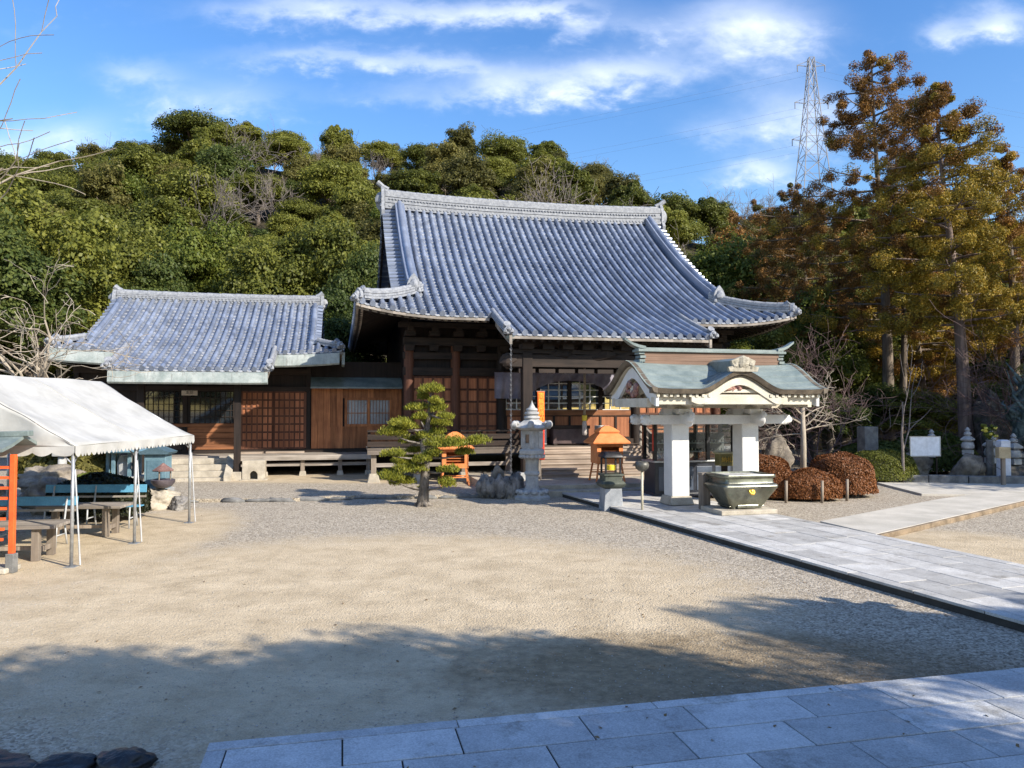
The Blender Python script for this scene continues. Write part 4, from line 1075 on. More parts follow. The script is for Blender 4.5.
for x in (-.3, .3):
    for y in (-.2, .2):
        m = MB(); m.lathe([(.06, .095), (.075, .12), (.05, .15), (.07, .19)], 10, (x, y, 0)); m.build('foot', BRONZE, inc, angle=40)
m = MB(); m.b2(-.42, .42, -.26, .26, .14, .17); m.b2(-.25, .25, -.31, -.25, .12, .19); m.build('base_apron', BRONZE, inc, bevel=.01)
m = MB()
ctr = Vector((0, -.462, .49)); nrm = Vector((0, -.83, .55))
b1 = Vector((1, 0, 0)); b2_ = nrm.cross(b1)
for k in range(12):
    a = 2 * PI * k / 12; p = ctr + (b1 * math.cos(a) + b2_ * math.sin(a)) * .055 + nrm * -.005
    m.blob(p, (.026, .02, .026), 1, 0, 8, 6)
m.blob(ctr, (.05, .03, .05), 1, 0, 10, 6); m.build('gold_crest', GOLD, inb, smooth=True)
m = MB(); m.b2(-.72, .62, -.46, .46, 0, .10); m.build('stone_slab', STONE_T, inc, bevel=.015)
pst = thing('wooden_post', 'squat weathered square post standing left of the bronze incense burner', 'post', (4.33, 16.95, .12), R(14))
m = MB(); m.box((0, 0, .39), (.2, .2, .78)); m.build('post_shaft', W_POST, pst, bevel=.015); m = MB(); m.box((0, 0, .8), (.23, .23, .05)); m.build('post_cap', W_GREY, pst, bevel=.01)
nb_ = thing('slip_box', 'small green-gold box with gold characters on a post behind the incense burner', 'collection box', (5.35, 18.95, .12), R(10))
m = MB(); m.box((0, 0, .98), (.38, .3, .30)); bx = m.build('box_body', noisy('olive_lacquer', (.10, .09, .03), (.2, .17, .06), 4, .5), nb_, bevel=.01)
m = MB(); m.box((0, 0, 1.15), (.46, .38, .04)); m.build('lid', noisy('pale_olive_wood', (.32, .29, .16), (.45, .41, .25), 4), bx, bevel=.008)
m = MB(); m.box((0, 0, .415), (.12, .12, .83)); m.build('post_shaft', W_DARK, nb_)
text('gold_characters', '納札', .15, GOLD, bx, (0, -.155, .98), (R(90), 0, 0))
# candle case: black frame, glass, cabinet
cc = thing('candle_case', 'black-framed glass candle case with cabinet below and dark flat roof, behind the white pillars', 'candle case', (4.72, 20.1, .12), R(13))
m = MB(); m.box((0, 0, .43), (2.25, .72, .86)); m.box((0, 0, .03), (2.32, .78, .06)); cb = m.build('cabinet', noisy('blue_black_lacquer', (.012, .014, .022), (.035, .04, .055), 3, .35, .05), cc, bevel=.01)
for x in (-.8, -.27, .27, .8):
    m = MB(); m.box((x, -.365, .44), (.44, .02, .62)); d = m.build('cabinet_door', noisy('slate_blue_panel', (.05, .065, .095), (.09, .11, .15), 3, .35, .04), cb, bevel=.006)
    m = MB(); m.box((x + .16, -.385, .46), (.025, .02, .09)); m.build('handle', STEEL, d)
m = MB(); m.box((0, 0, .885), (2.35, .82, .05)); m.build('counter', STEEL, cc, bevel=.008)
for x in (-1.12, -.38, .38, 1.12):
    for y in (-.34, .34):
        m = MB(); m.b2(x - .045, x + .045, y - .045, y + .045, .91, 1.86); m.build('frame_post', IRON, cc)
m = MB(); m.box((0, 0, 1.90), (2.9, 1.25, .09)); m.box((0, 0, 1.99), (2.6, 1.0, .1), taper=.8); m.build('flat_roof', noisy('black_metal_roof', (.015, .015, .018), (.04, .04, .045), 3, .4), cc, bevel=.01)
gm_, gn, gl_, gb_ = nmat('clear_case_glass'); gb_.inputs['Transmission Weight'].default_value = 0
tr = gn.new('ShaderNodeBsdfTransparent'); tr.inputs[0].default_value = (.86, .9, .9, 1); gs = gn.new('ShaderNodeBsdfGlossy'); gs.inputs['Roughness'].default_value = .03
mx = gn.new('ShaderNodeMixShader'); fz = gn.new('ShaderNodeFresnel'); fz.inputs[0].default_value = 1.5
gl_.new(fz.outputs[0], mx.inputs[0]); gl_.new(tr.outputs[0], mx.inputs[1]); gl_.new(gs.outputs[0], mx.inputs[2]); gl_.new(mx.outputs[0], gn['Material Output'].inputs[0])
m = MB(); m.b2(-1.1, 1.1, -.345, -.337, .92, 1.86); m.build('glass_pane', gm_, cc)
m = MB(); m.b2(-1.1, 1.1, .1, .115, 1.1, 1.6); m.build('back_panel', noisy('smoky_back_panel', (.05, .05, .05), (.13, .13, .12), 3, .5), cc)
for z in (1.12, 1.34):
    m = MB(); m.b2(-1.08, 1.08, -.25, .1, z, z + .02)
    sh = m.build('candle_shelf', STEEL, cc); m = MB(); rnd = random.Random(int(z * 100))
    for i in range(22): x = -1.0 + 2 * i / 21; h = rnd.uniform(.03, .1); m.tube([(x, -.12, z + .02), (x, -.12, z + .02 + h)], .012, 6)
    m.build('candle', plain('candle_wax', (.75, .72, .65), .5), sh)
m = MB(); m.box((-1.16, -.36, 1.45), (.07, .03, .55)); m.build('red_strip', plain('red_strip', (.6, .05, .03), .5), cc)
# small white lantern-like boxes hanging? (cream shelf board seen between the posts)
# small bronze lantern on stone base
ln = thing('metal_lantern', 'small dark metal lantern with yellow cup on a low stone pedestal by the path edge', 'lantern', (2.33, 17.75, 0), R(10))
m = MB(); prof = [(-.235, 0), (-.09, 0), (-.08, .11), (.08, .11), (.09, 0), (.235, 0), (.20, .52), (-.20, .52)]
m.ext([(x, -.22, z) for x, z in prof], (0, .44, 0)); m.build('stone_pedestal', noisy('blue_grey_granite', (.20, .215, .235), (.34, .355, .375), 4, .75, .3, 60), ln, bevel=.012)
m = MB(); m.loops([rr(a, a, z, .04) for a, z in ((.20, .52), (.27, .57), (.29, .63), (.26, .68), (.22, .70), (.22, .80), (.25, .82), (.25, .86))]); m.build('flared_collar', noisy('dark_green_bronze_collar', (.035, .045, .035), (.09, .10, .08), 5, .6, .2, 30), ln, angle=40)
for x in (-.175, .175):
    for y in (-.175, .175):
        m = MB(); m.b2(x - .02, x + .02, y - .02, y + .02, .86, 1.24); m.build('frame_bar', IRON, ln)
m = MB(); m.loops([rr(a, a, z, .05) for a, z in ((.22, 1.235), (.25, 1.25), (.24, 1.29), (.18, 1.36), (.16, 1.37))]); m.build('cap', IRON, ln, angle=40)
m = MB(); m.lathe([(.07, .93), (.11, .94), (.115, 1.05), (.10, 1.06), (.09, 1.0)], 14); m.build('yellow_cup', YELLOW, ln, angle=40)
pb = thing('ash_bowl_stand', 'thin pole with a round dark bowl on top at the edge of the path', 'stand', (2.92, 16.9, 0))
m = MB(); m.tube([(0, 0, 0), (0, 0, 1.0)], .028, 10); m.build('pole', noisy('pale_brass_pole', (.40, .37, .28), (.55, .50, .38), 6, .5), pb, smooth=True)
m = MB(); m.lathe([(.02, .98), (.08, .99), (.145, 1.05), (.16, 1.12), (.14, 1.18), (.10, 1.20), (.09, 1.19), (.03, 1.12)], 18); m.build('bowl', noisy('dark_cast_bowl', (.05, .05, .045), (.13, .125, .11), 5, .45, .1, 30, .4), pb, angle=50)
# orange candle stands
def orange_stand(loc, rz, label):
    o = thing('orange_stand', label, 'candle stand', loc, rz, 'orange roofed candle stands')
    m = MB(); m.b2(-.39, .39, -.3, .3, .52, .57); m.b2(-.39, -.36, -.3, .3, .57, 1.12); m.b2(.36, .39, -.3, .3, .57, 1.12); m.b2(-.36, .36, .27, .3, .57, 1.12); m.b2(-.36, -.27, -.3, -.27, .57, 1.12); m.b2(.27, .36, -.3, -.27, .57, 1.12)
    m.b2(-.27, .27, -.3, -.27, 1.0, 1.12); m.b2(-.27, .27, -.3, -.27, .57, .66)
    m.build('box_body', ORANGE, o, bevel=.005)
    m = MB()
    for z in (.72, .80, .88): m.b2(-.355, .355, -.2, .26, z, z + .015)
    m.build('shelf', ORANGE, o)
    m = MB(); m.loops([[(-a, -b, z), (a, -b, z), (a, b, z), (-a, b, z)] for a, b, z in ((.55, .46, 1.09), (.56, .47, 1.13), (.40, .32, 1.29), (.24, .18, 1.42))]); rf = m.build('roof', ORANGE, o, bevel=.004)
    m = MB(); m.loops([[(-a, -b, z), (a, -b, z), (a, b, z), (-a, b, z)] for a, b, z in ((.30, .24, 1.40), (.31, .25, 1.44), (.20, .14, 1.53), (.06, .05, 1.60))]); m.build('roof_cap', ORANGE, rf, bevel=.004)
    for sx in (-1, 1):
        for sy in (-1, 1): m = MB(); m.bar((sx * .34, sy * .26, .53), (sx * .42, sy * .33, 0), .045, .045); m.build('leg', ORANGE, o)
    for y in (-.29, .29): m = MB(); m.bar((-.37, y, .25), (.37, y, .25), .03, .03); m.build('stretcher', ORANGE, o)
    return o
orange_stand((2.74, 21.75, .29), R(12), 'orange roofed candle stand on the stone platform right of the hall stairs')
orange_stand((-1.72, 22.6, .09), R(8), 'orange roofed candle stand half hidden behind the small clipped pine')
# big stone lantern
sl = thing('stone_lantern', 'tall pale carved stone lantern with curled roof before the hall steps', 'stone lantern', (.53, 19.95, 0), R(8))
def hexl(prof, n=6, ph=0.3, **k):
    m = MB(); m.lathe(prof, n, phase=ph, **k); return m
m = hexl([(.50, 0), (.50, .06), (.44, .10), (.41, .17), (.34, .22)], 8)
for k in range(12): a = 2 * PI * k / 12; m.blob((.36 * math.cos(a), .36 * math.sin(a), .19), (.10, .10, .07), 1, .1, 8, 5)
m.build('base', STONE, sl, angle=30)
m = MB(); m.lathe([(.25, .2), (.195, .28), (.175, .34), (.175, .62), (.205, .65), (.205, .70), (.175, .73), (.175, 1.0), (.20, 1.04)], 20); m.build('shaft', STONE, sl, angle=40)
m = hexl([(.20, 1.03), (.26, 1.08), (.34, 1.16), (.37, 1.2), (.37, 1.28), (.34, 1.31), (.30, 1.32), (.30, 1.36)]); 
for k in range(18): a = 2 * PI * k / 18; m.blob((.30 * math.cos(a), .30 * math.sin(a), 1.12), (.06, .06, .055), 2, .1, 8, 5)
m.build('middle_platform', STONE, sl, angle=30)
m = MB()
for k in range(6):
    a = .3 + 2 * PI * k / 6; m.bar((.26 * math.cos(a), .26 * math.sin(a), 1.35), (.26 * math.cos(a), .26 * math.sin(a), 1.80), .11, .11)
    a2 = a + PI / 6; rr_ = .26 * math.cos(PI / 6)
    if k % 2 == 0: m.box((rr_ * math.cos(a2), rr_ * math.sin(a2), 1.575), (.03, .2, .45), rz=a2)
    else:
        m.box((rr_ * math.cos(a2), rr_ * math.sin(a2), 1.41), (.04, .2, .12), rz=a2); m.box((rr_ * math.cos(a2), rr_ * math.sin(a2), 1.75), (.04, .2, .1), rz=a2)
m.build('fire_box', STONE, sl, bevel=.01)
m = MB(); n = 6; lo = []
for r, z in ((.26, 1.79), (.40, 1.83), (.47, 1.87), (.43, 1.93), (.32, 2.0), (.22, 2.08), (.16, 2.12)):
    ring = []
    for k in range(24):
        a = .3 + 2 * PI * k / 24; cc_ = abs(((k % 4) / 4) - .5) * 2       # 1 at the six corners
        ring.append((r * (.90 + .14 * cc_ ** 2) * math.cos(a), r * (.90 + .14 * cc_ ** 2) * math.sin(a), z + .07 * cc_ ** 3 * (r / .55) ** 3))
    lo.append(ring)
m.loops(lo)
for k in range(6):
    a = .3 + 2 * PI * k / 6
    m.blob((.52 * math.cos(a), .52 * math.sin(a), 1.96), (.09, .09, .10), k, .25, 10, 7); m.blob((.45 * math.cos(a), .45 * math.sin(a), 2.0), (.08, .08, .06), k + 9, .25, 8, 6)
m.build('lantern_roof', STONE, sl, angle=40)
m = MB(); m.lathe([(.19, 2.10), (.22, 2.14), (.20, 2.18), (.15, 2.20), (.20, 2.24), (.19, 2.29), (.13, 2.31), (.16, 2.34), (.15, 2.38), (.09, 2.41), (.07, 2.45), (.03, 2.52), (.005, 2.60)], 16); m.build('finial', STONE, sl, angle=40)
# rugged stone planter
pl_ = thing('stone_planter', 'rugged grey rock basin with a small upright stone behind the stone lantern', 'rock basin', (-.32, 20.25, .05))
m = MB(); rnd = random.Random(11)
for k in range(16):
    a = 2 * PI * k / 16; m.blob((.48 * math.cos(a), .30 * math.sin(a), .22), (rnd.uniform(.11, .19), rnd.uniform(.1, .17), rnd.uniform(.22, .34)), k, .45, 12, 9, freq=3)
m.blob((0, 0, .15), (.46, .28, .2), 50, .2, 14, 8)
m.build('basin', ROCK_G, pl_, smooth=True)
m = MB(); m.blob((-.05, .03, .5), (.17, .13, .27), 70, .25, 14, 10); m.build('upright_stone', ROCK, pl_, smooth=True)

# ================================================================== tent and what stands under it
tent = thing('event_tent', 'white canvas event tent with scalloped valance on steel poles', 'tent', (-6.6, 11.35, 0), R(1.2))
TZ, TP, TW, TL = 1.82, 2.95, 3.85, 4.45
NB = 40
def can(a, b):   # a across 0..1, b along 0..1
    x = -TW * a; y = TL * b
    z = TZ + (TP - TZ) * (1 - abs(2 * a - 1)) - .085 * math.sin(PI * min(1, abs(2 * a - 1) * 1)) * abs(math.sin(b * PI * 2.2)) + .012 * math.sin(b * 17 + a * 5) * math.sin(a * 13) + .008 * math.sin(a * 40 + b * 9)
    return (x, y, z)
m = MB(); m.grid(can, 40, 32); cv = m.build('canopy', CANVAS, tent, angle=35); so = cv.modifiers.new('thickness', 'SOLIDIFY'); so.thickness = .006
def scal(pts, name, drop=.11, step=.115):
    m = MB(); P = [Vector(p) for p in pts]; L = sum((P[i + 1] - P[i]).length for i in range(len(P) - 1)); k = int(L / step); 
    def pos(d):
        for i in range(len(P) - 1):
            l_ = (P[i + 1] - P[i]).length
            if d <= l_ or i == len(P) - 2: return P[i].lerp(P[i + 1], d / l_)
            d -= l_
    nn = k * 6
    def fn(a, b):
        d = a * L; p = pos(d); ph = (d / (L / k)) % 1
        dr = drop + .055 * math.sin(PI * ph) ** .7
        return p + Vector((.012 * math.sin(d * 13) * b, .012 * math.sin(d * 11) * b, -dr * b + .004))
    m.grid(fn, nn, 3); o = m.build(name, CANVAS, tent); so = o.modifiers.new('thickness', 'SOLIDIFY'); so.thickness = .004; return o
scal([(.006, 0, TZ), (.006, TL, TZ)], 'valance'); scal([(0, TL + .006, TZ), (-TW, TL + .006, TZ)], 'valance'); scal([(-TW - .006, 0, TZ), (-TW - .006, TL, TZ)], 'valance')
def gable(y, name):
    m = MB()
    def fn(a, b):
        x = -TW * a; zt = can(a, 0 if y < 1 else 1)[2]
        return (x, y + .03 * math.sin(a * 34 + b) * (1 - b) * b * 3, TZ + (zt - TZ) * b - .004)
    m.grid(fn, 44, 10); o = m.build(name, CANVAS, tent, smooth=True); so = o.modifiers.new('thickness', 'SOLIDIFY'); so.thickness = .004
for b_ in (.02, .455, .98):
    m = MB(); m.tube([Vector(can(k / 40, b_)) + Vector((0, 0, .004)) for k in range(41)], .011, 5, squash=.5); m.build('canopy_seam', CANVAS, tent)
gable(-.012, 'gable_panel'); scal([(0, -.014, TZ), (-TW, -.014, TZ)], 'valance', .10, .3)
for x in (-.05, -TW + .05):
    for y in (.05, TL * .455, TL - .05):
        m = MB(); m.tube([(x, y, 0), (x, y, TZ - .01)], .026, 10); p = m.build('pole', STEEL, tent, smooth=True)
        m = MB(); m.box((x, y, .006), (.16, .16, .012)); m.build('foot_plate', STEEL, p)
        m = MB(); sy = 1 if y < 3 else -1
        m.tube([(x, y, TZ - .28), (x, y + .22 * sy, TZ - .03)], .012, 6); m.tube([(x, y, TZ - .28), (x + (-.25 if x > -1 else .25), y, TZ - .03)], .012, 6); m.build('brace', STEEL, p)
        if x > -1: m = MB(); m.tube([(x + .02, y + .02, TZ - .35), (x + .10, y + .06, .02)], .012, 6); m.build('strap', WHITEM, p)
m = MB()
for x in (-.05, -TW + .05): m.tube([(x, .05, TZ - .025), (x, TL - .05, TZ - .025)], .02, 8)
m.tube([(-TW / 2, .05, TP - .04), (-TW / 2, TL - .05, TP - .04)], .02, 8)
for y in (.05, TL * .455, TL - .05):
    m.tube([(-.05, y, TZ - .02), (-TW / 2, y, TP - .045)], .018, 8); m.tube([(-TW + .05, y, TZ - .02), (-TW / 2, y, TP - .045)], .018, 8)
    m.tube([(-.05, y, TZ - .03), (-TW + .05, y, TZ - .03)], .018, 8)
m.build('roof_frame', STEEL, tent, smooth=True)
# blue benches and wooden tables
def bench(loc, rz, L, label):
    o = thing('blue_bench', label, 'bench', loc, rz, 'blue benches under the tent')
    m = MB()
    for y in (.0, .13): m.b2(-L / 2, L / 2, y - .055, y + .055, .42, .445)
    m.build('seat', BLUE, o, bevel=.006)
    m = MB(); m.box((0, .29, .76), (L, .024, .16), rx=-.12); m.build('backrest', BLUE, o, bevel=.006)
    m = MB(); m.box((0, .26, .60), (L, .02, .04), rx=-.12); m.build('back_rail', W_GREY, o)
    for x in (-L / 2 + .18, 0, L / 2 - .18):
        m = MB(); m.tube([(x, -.08, 0), (x, -.05, .41), (x, .2, .42), (x, .28, .82)], .016, 8); m.tube([(x, .30, 0), (x, .2, .42)], .016, 8); m.tube([(x, -.07, .2), (x, .26, .2)], .012, 6); m.build('leg_frame', WHITEM, o, smooth=True)
    return o
bench((-8.80, 12.95, 0), R(4), 2.3, 'sky-blue backed bench beside the front table under the tent')
bench((-8.45, 15.05, 0), R(3), 2.0, 'faded blue backed bench in front of the clipped dark bush')
def table(loc, rz, L, D, H, label):
    o = thing('wooden_table', label, 'table', loc, rz, 'low wooden tables under the tent')
    m = MB()
    for i in range(4): y = -D / 2 + D * (i + .5) / 4; m.b2(-L / 2, L / 2, y - D / 8 + .004, y + D / 8 - .004, H - .05, H)
    m.build('tabletop', W_GREY, o, bevel=.005)
    for x in (-L / 2 + .3, L / 2 - .3):
        for y in (-D / 2 + .12, D / 2 - .12):
            m = MB(); m.b2(x - .055, x + .055, y - .05, y + .05, 0, H - .05); m.build('leg', W_POST, o, bevel=.006)
    m = MB()
    for x in (-L / 2 + .3, L / 2 - .3): m.b2(x - .03, x + .03, -D / 2 + .1, D / 2 - .1, .12, .2)
    m.b2(-L / 2 + .3, L / 2 - .3, -.03, .03, .13, .19); m.build('stretcher', W_POST, o)
    return o
table((-8.25, 12.0, 0), R(8), 2.1, .75, .56, 'low grey plank table at the front of the tent')
table((-8.05, 14.25, 0), R(5), 1.5, .65, .58, 'low grey plank table standing before the faded blue bench')
# vermilion ladder rack with copper roof
rk = thing('votive_rack', 'vermilion ladder-like rack with a small green copper roof at the tent corner', 'votive rack', (-7.80, 11.0, 0), R(2))
for x in (-1.0, -.5, .5):
    for y in (0,):
        m = MB(); m.bar((x - (.12 if x > .5 else 0), y, .28), (x, y, 1.72), .075, .065); p = m.build('post', VERMIL, rk, bevel=.006)
        m = MB(); m.box((x - (.12 if x > .5 else 0), y, .14), (.12, .12, .28)); m.build('post_shoe', STONE_D, p, bevel=.01)
for i in range(8):
    z = .48 + .15 * i; m = MB(); m.bar((-1.0, 0, z), (.36 + .1 * (z - .4), 0, z), .035, .04); m.build('rung', VERMIL, rk)
m = MB(); m.loops([[(-1.3, y, z + .05), (.66, y, z + .10), (.66, y, z + .15), (-1.3, y, z + .10)] for y, z in ((-.52, 1.68), (-.3, 1.74), (0, 1.86), (.3, 1.74), (.52, 1.68))])
rf = m.build('roof', COPPER, rk); m = MB(); m.bar((-1.35, 0, 1.96), (.74, 0, 2.03), .14, .08); m.build('roof_ridge', COPPER, rf, bevel=.01)
m = MB(); m.b2(-1.25, .5, -.15, .25, 0, .08); m.build('sill_stone', STONE_T, rk, bevel=.02)
# rocks, clipped bush, shrine boxes behind the tent
from mathutils import noise as mnoise
def rock(c, r, seed, mat_, label, amp=.35, cut=None, name='rock', grp=None, freq=2.2):
    off = Vector((seed * 3.1, seed * 1.7, seed * .9)); rn = random.Random(seed); cuts = [(Vector((rn.gauss(0, 1), rn.gauss(0, 1), rn.gauss(0, .8))).normalized(), rn.uniform(.55, .85)) for _ in range(9)]
    def fn(a, b):
        th = a * 2 * PI; la = (b - .5) * PI; d = Vector((math.cos(la) * math.cos(th), math.cos(la) * math.sin(th), math.sin(la)))
        k = 1.0
        for nv, dd in cuts:
            q = d.dot(nv)
            if q > dd: k = min(k, dd / q)
        k *= 1 + amp * .75 * mnoise.fractal(d * freq * .9 + off, .9, 2.1, 5) + amp * .15 * mnoise.noise(d * 9 + off)
        return (d.x * r[0] * k, d.y * r[1] * k, r[2] * .55 + d.z * r[2] * k)
    m = MB(); m.grid(fn, 52, 30); o = m.build(name, mat_, smooth=True, loc=c); return tag(o, label, 'rock', grp)
rock((-10.6, 17.0, .1), (.5, .42, .5), 21, ROCK, 'tall brown boulder with a flat side behind the tent benches')
rock((-9.75, 17.2, .1), (.6, .45, .42), 22, ROCK, 'broad low tan boulder beside the clipped dark bush')
rock((-11.5, 16.6, .1), (.6, .5, .42), 23, ROCK, 'brown rounded boulder behind the vermilion rack')
rock((-10.9, 17.8, .5), (.85, .6, .35), 24, ROCK, 'flat-topped brown boulder on top of the rockery')
rock((-9.2, 16.4, .0), (.45, .35, .28), 25, ROCK_G, 'small grey stone at the foot of the rockery')
rock((-8.4, 17.9, 0), (.5, .42, .40), 26, STONE_T, 'pale tan rock carrying the dark flower bowl')
rock((-7.85, 17.8, 0), (.24, .22, .22), 27, ROCK_G, 'small dark rock at the right end of the rockery')
fb_ = thing('flower_bowl', 'dark round bowl under a small pointed roof on the pale rock', 'bowl', (-8.3, 17.9, .50)); fb_.scale = (.8, .8, .8)
m = MB(); m.lathe([(.12, 0), (.24, .05), (.33, .16), (.34, .24), (.29, .26), (.27, .24), (.1, .2)], 18); m.build('bowl', noisy('plum_glazed_bowl', (.05, .04, .05), (.12, .10, .11), 4, .4), fb_, angle=50)
m = MB(); m.lathe([(.30, .50), (.31, .53), (.12, .66), (.02, .74)], 8); m.build('pointed_roof', noisy('old_red_bark_roof', (.12, .06, .05), (.24, .14, .12), 5), fb_)
m = MB()
for a in (.4, 2.5, 4.6): m = MB(); m.tube([(.2 * math.cos(a), .2 * math.sin(a), .2), (.2 * math.cos(a), .2 * math.sin(a), .54)], .02, 6); m.build('roof_post', W_POST, fb_)
bl = thing('roofed_lantern', 'teal metal lantern with round umbrella roof behind the clipped bush', 'lantern', (-9.75, 18.9, .1))
m = MB(); m.lathe([(.60, 1.20), (.62, 1.23), (.4, 1.34), (.16, 1.42), (.05, 1.45)], 20); m.lathe([(.03, 1.44), (.07, 1.48), (.07, 1.53), (.01, 1.6)], 10); TEAL = noisy('teal_painted_metal', (.09, .17, .21), (.17, .27, .32), 3, .5); m.build('umbrella_roof', TEAL, bl, angle=40)
for k in range(6):
    a = 2 * PI * k / 6 + .3; m = MB(); m.b2(.36 * math.cos(a) - .035, .36 * math.cos(a) + .035, .36 * math.sin(a) - .035, .36 * math.sin(a) + .035, .6, 1.22); m.build('post', TEAL, bl)
m = MB(); m.lathe([(.45, 0), (.45, .5), (.5, .55), (.5, .6)], 12); m.build('plinth', STONE, bl)
m = MB(); m.lathe([(.14, .6), (.16, .9), (.1, 1.1)], 10); m.build('lamp', WHITEM, bl)
bx_ = thing('shrine_box', 'teal painted small shrine box with gabled lid behind the tent pole', 'shrine box', (-8.75, 18.6, .1), R(6))
m = MB(); m.box((0, 0, .75), (.5, .45, .85)); m.build('box_body', TEAL, bx_, bevel=.01)
m = MB(); m.ext([(-.33, -.32, 1.17), (.33, -.32, 1.17), (.36, -.32, 1.22), (0, -.32, 1.36), (-.36, -.32, 1.22)], (0, .64, 0)); m.build('roof', noisy('dark_teal_roof', (.04, .08, .10), (.08, .13, .16), 3), bx_)
m = MB(); m.box((0, -.23, .72), (.36, .02, .6)); m.build('door', noisy('faded_teal_door', (.07, .14, .18), (.13, .21, .26), 3), bx_, bevel=.005)
m = MB(); m.box((0, 0, .16), (.62, .55, .33)); m.build('plinth', STONE, bx_, bevel=.015)
sg_ = thing('small_lantern', 'grey stone garden lantern on a slim post behind the rockery', 'stone lantern', (-11.0, 18.4, .1))
m = MB(); m.tube([(0, 0, 0), (0, 0, 1.1)], .10, 10); m.build('shaft', STONE, sg_, smooth=True)
m = MB(); m.box((0, 0, 1.28), (.34, .34, .32)); m.build('fire_box', STONE, sg_, bevel=.02)
m = MB(); m.lathe([(.42, 1.42), (.42, 1.48), (.2, 1.62), (.08, 1.66), (.09, 1.74), (.01, 1.84)], 6); m.build('lantern_roof', STONE, sg_)
# wet black rocks, lower left
rock((-3.48, 5.02, -.02), (.42, .19, .085), 31, ROCK_W, 'wet black rock at the frame edge, first of the dark border stones', .22, freq=2.5)
rock((-2.93, 5.03, -.02), (.34, .19, .08), 32, ROCK_W, 'wet black rock between two others in the dark border', .22, freq=2.5)
rock((-2.58, 5.04, -.02), (.22, .18, .09), 33, ROCK_W, 'squarish wet black rock ending the dark border stones', .22, freq=2.5)

# ================================================================== right side furniture
wb = thing('notice_board', 'blank white notice board on two thin legs under the tall cedar', 'notice board', (13.35, 24.3, .06), R(6))
m = MB(); m.box((0, 0, 1.10), (1.02, .03, .60)); m.build('board', plain('white_board', (.78, .80, .84), .5), wb, bevel=.004)
m = MB()
for x0, x1, z0, z1 in ((-.53, .53, 1.40, 1.425), (-.53, .53, .775, .80), (-.53, -.505, .80, 1.40), (.505, .53, .80, 1.40)): m.b2(x0, x1, -.025, .025, z0, z1)
m.build('frame', STEEL, wb)
for x in (-.42, .42): m = MB(); m.b2(x - .02, x + .02, .02, .06, 0, 1.3); m.build('leg', W_DARK, wb)
def gorinto(p, s, label):
    o = thing('stone_stupa', label, 'stone stupa', p, random.Random(int(p[0] * 10)).uniform(0, 1), 'small stone stupas along the wall'); o.scale = (s, s, s)
    for nme, prof, nn in (('base', [(.20, 0), (.20, .16), (.17, .17)], 4), ('ball', [(.10, .16), (.19, .22), (.21, .32), (.17, .42), (.10, .45)], 16), ('stupa_roof', [(.12, .44), (.25, .50), (.25, .54), (.12, .64), (.07, .66)], 4), ('finial', [(.07, .65), (.12, .70), (.11, .76), (.06, .80), (.09, .85), (.02, .95)], 12)):
        m = MB(); m.lathe(prof, nn, phase=PI / 4); m.build(nme, STONE, o, angle=40)
    return o
rock((13.75, 25.8, 0), (.75, .55, .62), 41, ROCK, 'brown boulder carrying a pale stupa beside the notice board')
rock((15.05, 24.9, 0), (.65, .5, .62), 42, ROCK, 'brown block-like boulder carrying a stupa at the foot of the cedar', .2)
gorinto((14.35, 25.7, .72), 1.0, 'pale stone stupa on a brown boulder beside the notice board')
gorinto((15.1, 24.9, .86), .95, 'pale stone stupa on the boulder right of the cedar trunk')
gorinto((16.15, 25.3, .55), 1.15, 'dim stone stupa behind the small wooden sign post')
gorinto((16.95, 25.4, .5), 1.1, 'dim stone stupa just left of the white memorial post')
rock((18.1, 28.4, .1), (1.05, .8, 1.85), 43, ROCK_D, 'huge dark mossy standing boulder behind the stupas', .25)
rock((16.3, 25.6, 0), (1.6, .5, .45), 44, ROCK_D, 'long low grey rock under the dim stupas', .25)
sp_ = thing('sign_post', 'small wooden box sign on a post at the kerb', 'sign post', (14.95, 22.9, .06), R(-5))
m = MB(); m.b2(-.05, .05, -.05, .05, 0, .9); m.build('post', W_POST, sp_); m = MB(); m.box((0, -.01, .98), (.34, .22, .34)); m.build('sign_box', noisy('tan_sign_wood', (.3, .24, .14), (.45, .37, .24), 4), sp_, bevel=.01)
wm = thing('memorial_post', 'white square memorial post standing right of the sign post', 'post', (15.75, 24.1, .06), R(4))
m = MB(); m.b2(-.16, .16, -.12, .12, 0, 1.28); m.build('post_shaft', plain('white_post_paint', (.66, .67, .72), .6), wm, bevel=.008); m = MB(); m.box((0, 0, 1.3), (.33, .25, .05), taper=.6); m.build('cap', plain('white_cap_paint', (.66, .67, .72), .6), wm)
vs_ = thing('flower_vase', 'yellow and white flowers in a stone vase beside the memorial post', 'vase', (15.6, 24.55, .06))
m = MB(); m.lathe([(.1, 0), (.12, .5), (.1, 1.25), (.12, 1.3)], 12); m.build('vase', STONE_D, vs_, smooth=True)
m = MB(); rnd = random.Random(2)
for i in range(26):
    a = rnd.uniform(0, 6.3); r_ = rnd.uniform(.02, .2); h = rnd.uniform(.1, .5); m.mat(0); m.tube([(0, 0, 1.28), (r_ * math.cos(a), r_ * math.sin(a), 1.28 + h)], .008, 4); m.mat(1 if i % 4 == 0 else 0); m.blob((r_ * math.cos(a), r_ * math.sin(a), 1.3 + h), (.06, .06, .04), i, .4, 7, 5)
m.build('flowers', [L_BRIGHT, plain('yellow_petals', (.7, .6, .1), .6)], vs_)
bz = thing('bronze_statue', 'big blue-green weathered bronze statue of swirling form on a dark pedestal', 'statue', (18.0, 25.8, 0), R(-20))
